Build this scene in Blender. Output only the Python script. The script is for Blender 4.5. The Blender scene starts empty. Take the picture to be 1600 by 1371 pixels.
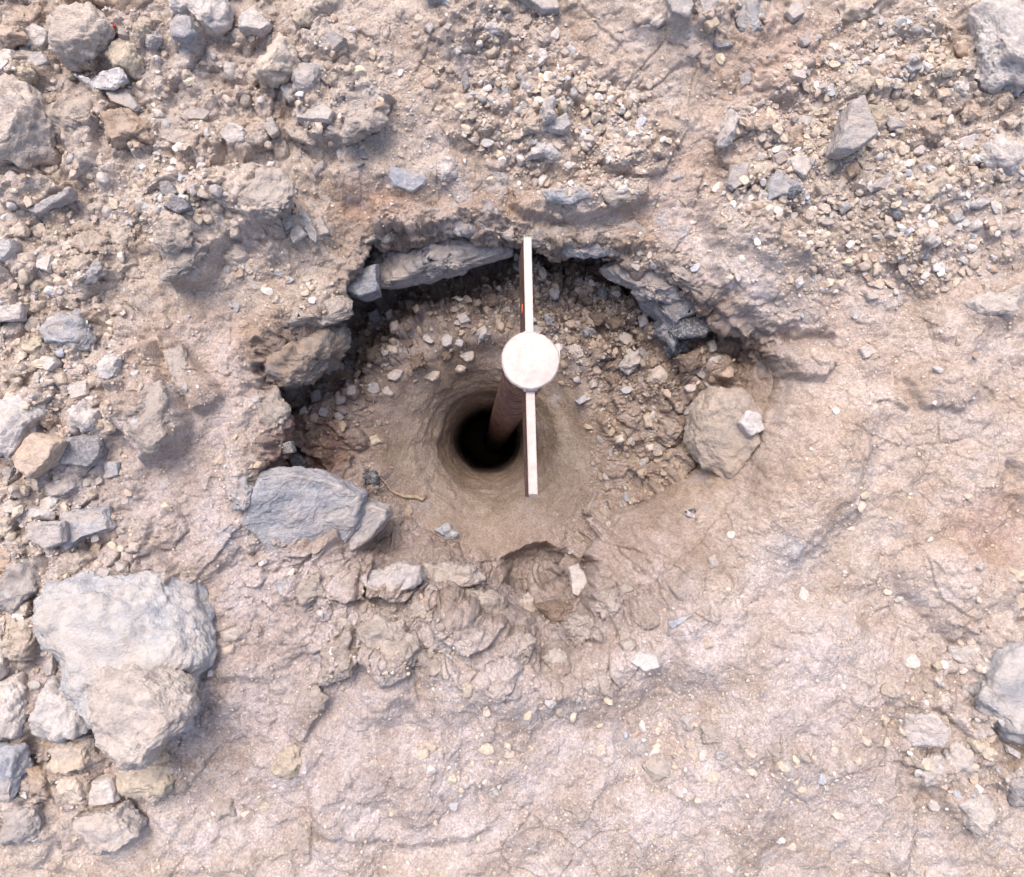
import bpy, math, random
import numpy as np
R = math.radians
random.seed(7); rng = np.random.default_rng(7)
sc = bpy.context.scene
COL = sc.collection

# ------------------------------------------------------------------ camera
F, PX, PY, H = 1202.0, 800.0, 600.0, 1.5        # focal length and principal point (photo pixels), camera height
NAD = (762.0, 684.0)                            # where straight down lies in the picture
n = np.array([NAD[0]-PX, -(NAD[1]-PY), -F]); n /= np.linalg.norm(n)
wz = -n
wx = np.array([1.0, 0, 0]) - wz[0]*wz; wx /= np.linalg.norm(wx)
wy = np.cross(wz, wx)
ROT = np.array([wx, wy, wz])                    # camera -> world
import mathutils
cam = bpy.data.objects.new('camera', bpy.data.cameras.new('camera'))
M4 = mathutils.Matrix([list(ROT[i]) + [0] for i in range(3)] + [[0, 0, 0, 1]])
cam.matrix_world = mathutils.Matrix.Translation((0, 0, H)) @ M4
cam.data.sensor_width = 36; cam.data.sensor_fit = 'HORIZONTAL'
cam.data.lens = 36*F/1600
cam.data.shift_x = 0; cam.data.shift_y = -(685.5-PY)/1600
cam.data.clip_start = .02; cam.data.clip_end = 500
COL.objects.link(cam); sc.camera = cam

# ------------------------------------------------------------------ light
SUN_EL, SUN_AZ = 60, 340                        # azimuth clockwise from +Y (top of the picture)
w = bpy.data.worlds.new("World"); sc.world = w; w.use_nodes = True
nt = w.node_tree; bg = nt.nodes['Background']
sky = nt.nodes.new('ShaderNodeTexSky'); sky.sky_type = 'NISHITA'; sky.sun_disc = False
sky.sun_elevation = R(SUN_EL); sky.sun_rotation = R(SUN_AZ); sky.dust_density = 5.0; sky.air_density = 1.0; sky.ozone_density = .4
nt.links.new(sky.outputs[0], bg.inputs[0]); bg.inputs[1].default_value = .15
sd = bpy.data.lights.new('sun', 'SUN'); sd.energy = 1.05; sd.angle = R(28); sd.color = (1, .95, .9)
so = bpy.data.objects.new('sun', sd)
sv = mathutils.Vector((math.sin(R(SUN_AZ))*math.cos(R(SUN_EL)), math.cos(R(SUN_AZ))*math.cos(R(SUN_EL)), math.sin(R(SUN_EL))))
so.rotation_euler = sv.to_track_quat('Z', 'Y').to_euler(); COL.objects.link(so)
sc.view_settings.view_transform = 'Standard'; sc.view_settings.look = 'None'
sc.view_settings.exposure = 0.95; sc.view_settings.gamma = 1; sc.view_settings.use_curve_mapping = False

# ------------------------------------------------------------------ projection helpers
def ray(px, py):
    d = np.array([px-PX, -(py-PY), -F]); return ROT @ d
def at(px, py, z=0.0):
    d = ray(px, py); t = (z-H)/d[2]; return np.array([d[0]*t, d[1]*t, z])
def project(P):
    c = (P-np.array([0, 0, H])) @ ROT
    return PX+F*c[:, 0]/-c[:, 2], PY-F*c[:, 1]/-c[:, 2], -c[:, 2]

# ------------------------------------------------------------------ noise
TB = rng.random((64, 64, 64)).astype(np.float32)
def vnoise(P, f, seed=0):
    Q = P*f + np.array([seed*7.31, seed*3.17, seed*5.77])
    c, s = math.cos(seed*1.3+.4), math.sin(seed*1.3+.4)
    x = Q[:, 0]*c-Q[:, 1]*s; y = Q[:, 0]*s+Q[:, 1]*c; z = Q[:, 2]*.96+Q[:, 0]*.28
    xi = np.floor(x).astype(np.int64); yi = np.floor(y).astype(np.int64); zi = np.floor(z).astype(np.int64)
    fx = (x-xi).astype(np.float32); fy = (y-yi).astype(np.float32); fz = (z-zi).astype(np.float32)
    fx = fx*fx*(3-2*fx); fy = fy*fy*(3-2*fy); fz = fz*fz*(3-2*fz)
    o = 0
    x0, x1, y0, y1, z0, z1 = xi & 63, (xi+1) & 63, yi & 63, (yi+1) & 63, zi & 63, (zi+1) & 63
    a = TB[x0, y0, z0]*(1-fx)+TB[x1, y0, z0]*fx; b = TB[x0, y1, z0]*(1-fx)+TB[x1, y1, z0]*fx
    c_ = TB[x0, y0, z1]*(1-fx)+TB[x1, y0, z1]*fx; d = TB[x0, y1, z1]*(1-fx)+TB[x1, y1, z1]*fx
    return ((a*(1-fy)+b*fy)*(1-fz)+(c_*(1-fy)+d*fy)*fz)*2-1
def fbm(P, f, o=4, seed=0, g=.5, ridge=False):
    t = 0; a = 1; s = 0
    for k in range(o):
        v = vnoise(P, f, seed+k)
        if ridge: v = 1-2*np.abs(v)
        t = t+a*v; s += a; a *= g; f *= 2.03
    return t/s
JT = rng.random((128, 128, 3)).astype(np.float32)
def worley(x, y, f, seed=0):
    x = x*f+seed*11.3; y = y*f+seed*5.9
    xi = np.floor(x).astype(np.int64); yi = np.floor(y).astype(np.int64)
    f1 = np.full(len(x), 9., np.float32); f2 = f1.copy(); cid = np.zeros(len(x), np.float32)
    for i in (-1, 0, 1):
        for j in (-1, 0, 1):
            t = JT[(xi+i) & 127, (yi+j) & 127]
            d = np.hypot(xi+i+t[:, 0]-x, yi+j+t[:, 1]-y).astype(np.float32)
            m = d < f1
            f2 = np.where(m, f1, np.minimum(f2, d)); cid = np.where(m, t[:, 2], cid); f1 = np.where(m, d, f1)
    return f1, f2, cid
def sstep(a, b, x):
    t = np.clip((x-a)/(b-a), 0, 1); return t*t*(3-2*t)

# ------------------------------------------------------------------ materials
def newmat(name, rough=.9):
    m = bpy.data.materials.new(name); m.use_nodes = True
    N = m.node_tree.nodes; L = m.node_tree.links; b = N['Principled BSDF']
    b.inputs['Roughness'].default_value = rough; b.inputs['Specular IOR Level'].default_value = .2
    return m, N, L, b
def noise_node(N, L, co, scale, detail=6, rough=.6):
    t = N.new('ShaderNodeTexNoise'); t.inputs['Scale'].default_value = scale
    t.inputs['Detail'].default_value = detail; t.inputs['Roughness'].default_value = rough
    L.new(co, t.inputs['Vector']); return t.outputs['Fac']
def ramp(N, L, v, a, b, c0=(0, 0, 0, 1), c1=(1, 1, 1, 1)):
    r = N.new('ShaderNodeValToRGB'); L.new(v, r.inputs[0])
    r.color_ramp.elements[0].position = a; r.color_ramp.elements[1].position = b
    r.color_ramp.elements[0].color = c0; r.color_ramp.elements[1].color = c1
    return r.outputs[0]
def mix(N, L, f, a, b, mode='MIX'):
    m = N.new('ShaderNodeMix'); m.data_type = 'RGBA'; m.blend_type = mode
    for sck, v in ((m.inputs[0], f), (m.inputs[6], a), (m.inputs[7], b)):
        if hasattr(v, 'links'): L.new(v, sck)
        elif isinstance(v, (int, float)): sck.default_value = v
        else: sck.default_value = (*v, 1)
    return m.outputs[2]
def bump(N, L, h, dist, strength=1.0, prev=None):
    b = N.new('ShaderNodeBump'); b.inputs['Distance'].default_value = dist; b.inputs['Strength'].default_value = strength
    L.new(h, b.inputs['Height'])
    if prev: L.new(prev, b.inputs['Normal'])
    return b.outputs[0]

def soil_material():
    m, N, L, b = newmat('dusty_soil', .95)
    g = N.new('ShaderNodeNewGeometry'); co = g.outputs['Position']
    at_ = N.new('ShaderNodeAttribute'); at_.attribute_name = 'soil'
    base = at_.outputs['Color']
    v1 = ramp(N, L, noise_node(N, L, co, 9, 5), .34, .66, (.80, .755, .70, 1), (1.10, 1.12, 1.17, 1))
    c = mix(N, L, 1.0, base, v1, 'MULTIPLY')
    v2 = ramp(N, L, noise_node(N, L, co, 55, 6, .7), .32, .68, (.80, .78, .76, 1), (1.14, 1.14, 1.15, 1))
    c = mix(N, L, .9, c, v2, 'MULTIPLY')
    # mixed colours of the sand grains
    vo = N.new('ShaderNodeTexVoronoi'); vo.inputs['Scale'].default_value = 300; L.new(co, vo.inputs['Vector'])
    sep = N.new('ShaderNodeSeparateColor'); L.new(vo.outputs['Color'], sep.inputs[0])
    gr = ramp(N, L, sep.outputs[0], 0, 1, (.76, .72, .70, 1), (1.22, 1.22, 1.24, 1))
    c = mix(N, L, .75, c, gr, 'MULTIPLY')
    bl = ramp(N, L, noise_node(N, L, co, 14, 3), .62, .72)
    c = mix(N, L, mixf(N, L, bl, .35), c, (.40, .40, .44))
    L.new(c, b.inputs['Base Color'])
    d = N.new('ShaderNodeMath'); d.operation = 'SUBTRACT'; d.inputs[0].default_value = 1; L.new(vo.outputs['Distance'], d.inputs[1])
    n1 = bump(N, L, d.outputs[0], .0018, .7)
    n2 = bump(N, L, noise_node(N, L, co, 120, 8, .7), .0035, .8, n1)
    n2 = bump(N, L, ramp(N, L, noise_node(N, L, co, 420, 4, .7), .45, .75), .0012, .8, n2)
    L.new(n2, b.inputs['Normal'])
    return m
def mixf(N, L, v, k):
    q = N.new('ShaderNodeMath'); q.operation = 'MULTIPLY'; L.new(v, q.inputs[0]); q.inputs[1].default_value = k
    return q.outputs[0]

def stone_material(name, base, second, dust=(.50, .415, .36), dustk=.6, speck=0.0, spd=.004):
    m, N, L, b = newmat(name, .88)
    tc = N.new('ShaderNodeTexCoord'); oi = N.new('ShaderNodeObjectInfo')
    va = N.new('ShaderNodeVectorMath'); va.operation = 'ADD'
    L.new(tc.outputs['Object'], va.inputs[0])
    cx = N.new('ShaderNodeCombineXYZ'); s9 = mixf(N, L, oi.outputs['Random'], 40)
    for k in range(3): L.new(s9, cx.inputs[k])
    L.new(cx.outputs[0], va.inputs[1]); co = va.outputs[0]
    c = mix(N, L, ramp(N, L, noise_node(N, L, co, 22, 6), .38, .62), base, second)
    c = mix(N, L, 1.0, c, ramp(N, L, noise_node(N, L, co, 75, 9, .8), .32, .68, (.60, .59, .58, 1), (1.24, 1.24, 1.25, 1)), 'MULTIPLY')
    rv = ramp(N, L, oi.outputs['Random'], 0, 1, (.86, .84, .82, 1), (1.12, 1.12, 1.13, 1))
    c = mix(N, L, 1.0, c, rv, 'MULTIPLY')
    # dust caught in patches on the upward faces
    g = N.new('ShaderNodeNewGeometry'); sx = N.new('ShaderNodeSeparateXYZ'); L.new(g.outputs['Normal'], sx.inputs[0])
    up = ramp(N, L, sx.outputs[2], .35, .95); pn = ramp(N, L, noise_node(N, L, co, 14, 5), .42, .6)
    mm = N.new('ShaderNodeMath'); mm.operation = 'MULTIPLY'; L.new(up, mm.inputs[0]); L.new(pn, mm.inputs[1])
    c = mix(N, L, mixf(N, L, mm.outputs[0], dustk), c, dust)
    if speck:
        vo = N.new('ShaderNodeTexVoronoi'); vo.inputs['Scale'].default_value = 260; L.new(co, vo.inputs['Vector'])
        sep = N.new('ShaderNodeSeparateColor'); L.new(vo.outputs['Color'], sep.inputs[0])
        c = mix(N, L, mixf(N, L, ramp(N, L, sep.outputs[0], .62, .7), speck), c, (.62, .62, .66))
    L.new(c, b.inputs['Base Color'])
    n1 = bump(N, L, noise_node(N, L, co, 60, 10, .72), spd*2.2, .9)
    v3 = N.new('ShaderNodeTexVoronoi'); v3.inputs['Scale'].default_value = 240; L.new(co, v3.inputs['Vector'])
    n2 = bump(N, L, v3.outputs['Distance'], -spd*.3 if False else spd*.35, .6, n1)
    L.new(n2, b.inputs['Normal'])
    return m
MAT = {
 'soil': soil_material(),
 'pale': stone_material('pale_stone', (.62, .565, .535), (.54, .49, .47), dustk=.5),
 'white': stone_material('white_stone', (.62, .575, .56), (.54, .51, .505), dustk=.35),
 'grey': stone_material('grey_stone', (.38, .355, .355), (.49, .45, .44), dustk=.65),
 'blue': stone_material('blue_grey_stone', (.36, .375, .43), (.47, .46, .47), dustk=.65),
 'tan': stone_material('tan_stone', (.60, .50, .41), (.56, .48, .42), dustk=.4),
 'yellow': stone_material('yellowish_stone', (.56, .475, .37), (.53, .455, .375), dustk=.45),
 'brown': stone_material('brown_stone', (.49, .365, .28), (.48, .385, .32), dustk=.4),
 'dark': stone_material('dark_stone', (.075, .08, .09), (.13, .135, .15), dust=(.3, .24, .2), dustk=.3, speck=.25),
 'slate': stone_material('slate_stone', (.20, .21, .24), (.29, .28, .29), dust=(.36, .28, .23), dustk=.4, speck=.2),
 'clod': stone_material('earth_clod', (.60, .515, .455), (.54, .46, .405), dustk=.5, spd=.006),
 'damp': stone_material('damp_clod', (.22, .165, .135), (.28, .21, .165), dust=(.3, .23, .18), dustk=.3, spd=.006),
 'dampclod': stone_material('soil_covered_stone', (.38, .32, .28), (.42, .35, .295), dust=(.46, .37, .30), dustk=.95),
 'soilcrust': stone_material('soil_crust', (.50, .435, .395), (.45, .385, .345), dust=(.50, .43, .385), dustk=.9, spd=.006),
 'ochre': stone_material('ochre_crusted_stone', (.27, .25, .245), (.36, .29, .24), dust=(.36, .25, .17), dustk=.5),
 'slabstone': stone_material('blue_slab_stone', (.27, .275, .305), (.37, .365, .385), dust=(.47, .41, .375), dustk=.7),
 'boulder': stone_material('boulder_stone', (.53, .495, .485), (.42, .435, .475), dust=(.55, .49, .455), dustk=.7),
}
COLW = dict(soilcrust='soil-coloured', dampclod='soil-covered', slabstone='blue-grey', pale='pale grey', white='whitish', grey='grey', blue='blue-grey', tan='tan', yellow='yellowish', brown='brown',
            dark='dark', slate='slate grey', clod='beige', damp='damp brown', ochre='rust-streaked', boulder='pale bluish')

# ------------------------------------------------------------------ mesh helpers
def make_mesh(name, V, Fc, mat, smooth=True, parent=None, col=None):
    me = bpy.data.meshes.new(name)
    V = np.asarray(V, np.float32); Fc = np.asarray(Fc, np.int32)
    me.vertices.add(len(V)); me.vertices.foreach_set('co', V.ravel())
    k = Fc.shape[1]
    me.loops.add(Fc.size); me.loops.foreach_set('vertex_index', Fc.ravel())
    me.polygons.add(len(Fc)); me.polygons.foreach_set('loop_start', np.arange(0, Fc.size, k, dtype=np.int32))
    me.polygons.foreach_set('use_smooth', np.full(len(Fc), smooth, dtype=bool))
    me.update(calc_edges=True)
    if col is not None:
        a = me.color_attributes.new(col[0], 'FLOAT_COLOR', 'POINT')
        c4 = np.ones((len(V), 4), np.float32); c4[:, :3] = col[1]; a.data.foreach_set('color', c4.ravel())
    me.materials.append(mat)
    o = bpy.data.objects.new(name, me); COL.objects.link(o)
    if parent: o.parent = parent
    return o
def tag(o, label, cat, group=None):
    o['label'] = label; o['category'] = cat
    if group: o['group'] = group

# ------------------------------------------------------------------ the ground: borehole, pit with its undercut rim, outer soil
CH = at(762, 690, -.28)[:2]
# rim: photo x, y, undercut (+) or inward slope run (-), rim z, floor-edge z
RIM = [(800,374,.19,-.07,-.35),(860,395,.19,-.07,-.34),(950,398,.17,-.07,-.33),(1020,415,.14,-.07,-.31),(1090,462,.11,-.07,-.29),
 (1125,492,.06,-.07,-.27),(1195,530,.01,-.08,-.24),(1215,600,-.04,-.09,-.22),(1195,700,-.06,-.06,-.26),(1140,800,-.09,-.06,-.26),
 (1080,880,-.13,-.05,-.24),(980,960,-.11,-.05,-.24),(930,985,-.05,-.05,-.25),(845,1025,-.05,-.04,-.27),(792,985,-.035,-.03,-.27),
 (700,925,-.035,-.03,-.27),(625,905,-.05,-.04,-.26),(550,905,-.035,-.03,-.25),(535,850,-.02,-.07,-.22),(430,805,.0,-.04,-.21),
 (425,745,.05,-.03,-.27),(430,690,.09,-.03,-.28),(444,640,.09,-.03,-.28),(412,590,.10,-.03,-.26),(425,545,.10,-.03,-.28),
 (538,490,.14,-.04,-.33),(545,445,.17,-.04,-.35),(580,378,.17,-.06,-.36),(650,366,.19,-.06,-.36),(730,362,.20,-.07,-.36)]
pts = []
for (x, y, u, zr, zf) in RIM:
    p = at(x, y, zr)[:2]-CH
    pts.append((math.atan2(p[1], p[0]) % (2*math.pi), math.hypot(*p), u, zr, zf))
pts.sort(); pa = np.array(pts)
ang = np.concatenate([pa[-3:, 0]-2*math.pi, pa[:, 0], pa[:3, 0]+2*math.pi])
ext = lambda k: np.concatenate([pa[-3:, k], pa[:, k], pa[:3, k]])
NA = 2100
th = np.linspace(0, 2*math.pi, NA, endpoint=False)
def per(k, sm):
    v = np.interp(th, ang, ext(k))
    ker = np.hanning(sm); ker /= ker.sum()
    return np.convolve(np.concatenate([v[-sm:], v, v[:sm]]), ker, 'same')[sm:-sm]
Rr, Un, Zr, Zf = per(1, 21), per(2, 61), per(3, 61), per(4, 61)
cir = np.stack([np.cos(th), np.sin(th), 0*th], 1)
Rr = Rr + .014*fbm(cir, 5, 3, 3)
RL = Rr + sstep(-.01, .05, Un)*(.018*fbm(cir, 11, 3, 5)+.006*fbm(cir, 32, 3, 9, .6))
up = np.maximum(Un, 0); sl = np.maximum(-Un, 0)
Rf = Rr+up-sl                                   # floor edge radius
one = np.ones(NA)
K = []                                          # knots (r, z, rows to the next knot)
K.append((.02*one, -1.75*one, 6)); K.append((.098*one, -1.72*one, 70)); K.append((.095*one, -.64*one, 40))
K.append((.102*one, -.54*one, 34)); K.append((.130*one+.012*fbm(cir, 2, 3, 5), -.43*one, 34)); K.append((.178*one+.016*fbm(cir, 2.5, 3, 6), -.345*one, 30))
K.append((.245*one+.012*fbm(cir, 3, 3, 7), -.288*one, 70))
K.append((Rf*.8+.2*.225, Zf+.012-.004*up*10, 26)); K.append((Rf-.012, Zf, 26))
K.append((Rf+.004-sl*.1, Zf+(Zr-Zf)*.30, 22)); K.append((Rf-up*.45+sl*.45, Zf+(Zr-Zf)*.62, 18))
K.append((Rr+up*.12-.002, Zr-.060+.03*(sl > .01), 14)); K.append((RL, Zr-.022, 12)); K.append((Rr*.5+RL*.5+.020, Zr, 60))
K.append((Rr+.13, Zr*.72, 60)); K.append((Rr+.30, Zr*.3, 130)); K.append((one*.95, 0*one, 210)); K.append((one*1.42, .01*one, 50))
rows = []
for i in range(len(K)-1):
    r0, z0, nrow = K[i]; r1, z1, _ = K[i+1]
    r1 = np.maximum(r1, .05)
    for j in range(nrow):
        t = j/nrow
        if i == len(K)-2:                       # the last band widens
            rows.append((r0+(r1-r0)*t, z0+(z1-z0)*t))
        else: rows.append((r0+(r1-r0)*t, z0+(z1-z0)*t))
q = 1.42
while q < 80: rows.append((one*q, one*.01)); q *= 1.09
rr = np.array([a for a, _ in rows]); zz = np.array([b for _, b in rows]); NR = len(rows)
# smooth the profile along the rows (rounded, not polygonal)
for _ in range(10):
    rr[1:-1] = (rr[:-2]+2*rr[1:-1]+rr[2:])/4; zz[1:-1] = (zz[:-2]+2*zz[1:-1]+zz[2:])/4
P = np.stack([CH[0]+rr*np.cos(th), CH[1]+rr*np.sin(th), zz], 2)
rowi = np.repeat(np.arange(NR), NA)
def normals(P):
    G = P.reshape(NR, NA, 3)
    du = np.roll(G, -1, 1)-np.roll(G, 1, 1); dv = np.gradient(G, axis=0)
    nn = np.cross(dv, du); nn /= np.linalg.norm(nn, axis=2, keepdims=True)+1e-9
    return nn.reshape(-1, 3)
P = P.reshape(-1, 3)
N0 = normals(P)
if N0[-NA*30:, 2].mean() < 0: N0 = -N0
def kr(i): return sum(k[2] for k in K[:i])
R_F0, R_FE, R_LIP, R_TOP = kr(6), kr(8), kr(12), kr(13)
rad = rr.reshape(-1)
outer = sstep(R_LIP-10, R_TOP+30, rowi.astype(float)); inner = 1-outer
hole = 1-sstep(R_F0-40, R_F0+10, rowi.astype(float))
floor_ = sstep(R_F0-20, R_F0+20, rowi)*(1-sstep(R_FE-10, R_FE+20, rowi))
wall = sstep(R_FE-10, R_FE+14, rowi)*(1-sstep(R_TOP, R_TOP+40, rowi))
near = 1-sstep(1.3, 4, rad)
# large undulation, walls broken into ledges
px0, py0, _ = project(P); px0 = np.where(rad < 2.2, px0, -9999)
# stone content map: rough where rubble lies, smooth on trodden soil
def blob(cx, cy, rx, ry, rot=0, s=.35):
    c, s_ = math.cos(R(rot)), math.sin(R(rot)); dx = px0-cx; dy = py0-cy
    d = np.hypot((dx*c+dy*s_)/rx, (-dx*s_+dy*c)/ry); return 1-sstep(1-s, 1+s, d)
rub = np.zeros(len(P))
for a in [(110,180,230,210,0,.5),(60,520,170,260,0,.4),(60,1000,260,320,0,.3),(430,120,150,130,0,.4),(780,90,110,100,0,.4),(890,200,170,110,0,.4),
          (1400,190,260,210,-15,.4),(1330,350,230,90,10,.4),(340,320,170,110,0,.4),(1120,20,120,60,0,.4),(1520,1090,130,150,0,.4),(600,970,170,90,0,.5),(850,1025,140,60,0,.5),(460,900,110,120,0,.5),(1000,930,90,60,0,.5),(860,500,300,110,0,.4),(1000,600,140,120,0,.4)]:
    rub = np.maximum(rub, blob(*a))
x_, y_ = P[:, 0], P[:, 1]
disp = near*(outer*.030*fbm(P, 4.5, 4, 1) + outer*.018*fbm(P, 13, 4, 8, .52))
slm = np.tile(sstep(0, .03, sl), NR); wall_ = wall*(1-.93*slm)
disp += wall_*(.040*fbm(P*np.array([1, 1, 1.5]), 11, 5, 12, .55) + .026*fbm(P*np.array([1, 1, 1.6]), 22, 4, 22, .6, True) + .006*fbm(P, 80, 3, 26, .6))
fl2 = floor_*sstep(.24, .31, rad)
disp += floor_*.008*fbm(P, 11, 4, 31) + fl2*(.022*fbm(P, 13, 4, 33, .6) + .012*fbm(P, 38, 4, 35, .6))
disp += hole*(.011*fbm(P*np.array([1, 1, 1.5]), 13, 5, 41, .6) + .0005*np.sin(P[:, 2]*130+7*fbm(P, 7, 3, 44)))
# ledges and dirt-covered blocks that belong to the ground: photo outline, height, edge softness
PLAT = [
 ([(240,330),(300,285),(420,262),(462,300),(455,340),(372,378),(330,450),(282,458),(262,400)],.050,9),
 ([(470,145),(560,120),(612,160),(592,210),(545,236),(480,226)],.040,8),
 ([(185,560),(250,545),(300,640),(292,700),(232,722),(188,650)],.050,14),
 ([(262,520),(290,535),(352,610),(348,632),(312,640),(272,580)],.030,7),
 ([(688,928),(735,918),(776,920),(794,965),(775,1000),(720,1015),(678,975)],.050,8),
 ([(562,975),(600,966),(652,1005),(645,1040),(600,1060),(562,1022)],.042,8),
 ([(512,1005),(545,985),(562,1020),(540,1055),(500,1060)],.028,7),
 ([(470,1170),(560,1075),(632,1055),(680,1120),(722,1200),(770,1290),(640,1330),(500,1300)],.018,14),
 ([(478,1078),(505,1070),(512,1110),(480,1150),(455,1140)],.022,6),
 ([(1060,965),(1120,940),(1200,938),(1330,962),(1420,1060),(1440,1200),(1380,1560),(1150,1560),(1052,1110)],.022,16),
 ([(1408,592),(1440,565),(1520,582),(1500,640),(1440,642)],.020,6),
 ([(1355,600),(1380,598),(1412,640),(1360,630)],.016,6),
 ([(800,318),(850,300),(930,292),(1010,290),(1012,318),(960,334),(880,342),(815,338)],.040,8),
 ([(855,372),(930,358),(1000,362),(1010,385),(930,392),(865,392)],.022,7),
 ([(1092,312),(1130,300),(1232,335),(1262,430),(1300,520),(1240,520),(1180,498),(1125,478),(1104,400)],.035,16),
 ([(1190,545),(1260,535),(1300,575),(1275,600),(1215,590)],.035,9),
 ([(1200,760),(1270,690),(1350,700),(1330,800),(1240,860)],.028,34),
 ([(205,850),(245,848),(288,890),(285,912),(235,905)],.03,6),
 ([(360,690),(420,680),(440,730),(400,790),(365,780)],.022,9),
 ([(560,895),(620,878),(660,885),(668,908),(630,935),(575,930)],.045,8),
 ([(790,880),(850,855),(925,880),(930,945),(900,985),(845,965),(800,940)],-.085,14),
 ([(530,470),(590,440),(660,425),(740,405),(800,385),(800,440),(735,462),(660,478),(600,520),(560,580),(540,560)],-.075,24),
 ([(405,560),(440,545),(545,540),(560,590),(500,620),(440,650),(412,610)],-.05,18),
 ([(840,392),(950,396),(1040,440),(1100,470),(1090,520),(1030,500),(960,450),(850,425)],-.045,20),
 ([(425,680),(450,690),(520,745),(500,765),(430,750)],-.035,8),
 ([(1195,560),(1330,570),(1350,700),(1260,860),(1150,960),(1060,965),(1160,820),(1222,700)],.034,62),
 ([(560,1010),(780,1020),(850,1055),(1000,1000),(1080,970),(1100,1040),(900,1110),(600,1100)],.030,56),
 ([(1568,720),(1600,735),(1640,800),(1600,830),(1560,780)],-.022,12),
 ([(120,205),(170,200),(165,265),(140,290),(105,275)],.03,9),
 ([(20,285),(118,290),(112,312),(62,336),(20,330)],.028,7),
 ([(590,310),(700,325),(760,310),(790,340),(730,356),(640,358),(590,365)],.03,10),
 ([(1395,880),(1500,850),(1570,900),(1580,960),(1560,1000),(1480,990),(1400,930)],.03,22),
 ([(740,350),(790,340),(800,372),(750,366)],.02,8),
 ([(300,970),(360,900),(470,900),(500,980),(420,1060),(340,1060)],.018,16),
 ([(1000,770),(1060,740),(1110,800),(1080,860),(1020,850)],.02,34),
 ([(1180,120),(1250,90),(1290,140),(1230,170),(1190,160)],.02,10),
]
jx = 16*fbm(P, 9, 5, 51, .6)+3*fbm(P, 70, 2, 55); jy = 16*fbm(P, 9, 5, 61, .6)+3*fbm(P, 70, 2, 65)
def polysd(qx, qy, poly):
    d = np.full(len(qx), 1e9); ins = np.zeros(len(qx), bool); m = len(poly)
    for i in range(m):
        ax, ay = poly[i]; bx, by = poly[(i+1) % m]; ex, ey = bx-ax, by-ay
        t = np.clip(((qx-ax)*ex+(qy-ay)*ey)/(ex*ex+ey*ey), 0, 1)
        d = np.minimum(d, np.hypot(qx-ax-t*ex, qy-ay-t*ey))
        c = (ay > qy) != (by > qy)
        xi = ax+(qy-ay)*ex/(ey if ey else 1e-9); ins ^= c & (qx < xi)
    return np.where(ins, d, -d)
plat = np.zeros(len(P))
for poly, h, soft in PLAT:
    a = np.array(poly); lo = a.min(0)-soft*4-15; hi = a.max(0)+soft*4+15
    I = np.where((px0 > lo[0]) & (px0 < hi[0]) & (py0 > lo[1]) & (py0 < hi[1]))[0]
    sdv = polysd(px0[I]+jx[I], py0[I]+jy[I], poly)
    f = sstep(-soft*.7, soft*.7, sdv)*(.72+.28*sstep(0, soft*6, sdv))
    plat[I] += h*1.3*f
plat *= np.clip(N0[:, 2]*1.6-.3, 0, 1)*(1-hole)
# half-buried stones and grit of several sizes, under the dust
amt = near*np.clip(outer+.8*floor_+.9*wall*slm, 0, 1)
def lumps(f, thr, h, seed, k, e=.6):
    f1, f2, cid = worley(x_+.010*fbm(P, 30, 2, seed), y_+.010*fbm(P, 30, 2, seed+5), f, seed)
    on = sstep(thr, thr+.25, cid)
    return k*on*h*np.clip(1-(f1/.62)**2, 0, 1)**e
cov = sstep(-.35, .35, fbm(P, 5, 3, 71))
disp += near*outer*(1-rub)*.030*fbm(P, 5.5, 2, 171)
disp += amt*lumps(6.5, .45, .030, 8, .25+.75*rub, .4)*(.7+.6*fbm(P, 30, 3, 77))
disp += amt*.016*np.maximum(0, fbm(P, 10, 4, 73, .5))*2*(.6+.4*rub)
disp += amt*lumps(13, .55, .022, 1, .3+.75*rub*cov, .45)
disp += near*fl2*(lumps(20, .3, .026, 14, 1, .4)+lumps(42, .3, .012, 15, 1, .45))
disp += amt*lumps(27, .40, .012, 2, (.42+.75*rub), .5)
disp += amt*lumps(60, .30, .0055, 3, (.45+.8*rub))
disp += amt*lumps(125, .25, .0024, 4, (.45+.8*rub*cov))
disp += amt*(.0022+.0016*rub)*fbm(P, 55, 4, 81, .6)+amt*.0025*fbm(P, 130, 2, 85)*(.2+rub)
# cracked crust
f1, f2, cid = worley(x_+.03*fbm(P, 9, 3, 91), y_+.03*fbm(P, 9, 3, 95), 9, 6)
crk = 1-sstep(0, .05, f2-f1)
disp -= amt*crk*.007*sstep(.1, .5, fbm(P, 3, 2, 97))
P = P+N0*disp[:, None]; P[:, 2] += plat*near
# keep the pipe's bore clear
ii = (np.arange(NR)[:, None]*NA+np.arange(NA)[None, :]); a = ii[:-1]; b = np.roll(ii, -1, 1)[:-1]; c = np.roll(ii, -1, 1)[1:]; d = ii[1:]
FC = np.stack([a, b, c, d], 2).reshape(-1, 4)
N1 = normals(P)
flip = N1[-NA*30:, 2].mean() < 0
if flip: N1 = -N1
# face winding
v0, v1, v2 = P[FC[-1, 0]], P[FC[-1, 1]], P[FC[-1, 2]]
if np.cross(v1-v0, v2-v1)[2] < 0: FC = FC[:, ::-1]
P = np.vstack([P, [[CH[0], CH[1], -1.76]]]); cidx = len(P)-1
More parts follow.
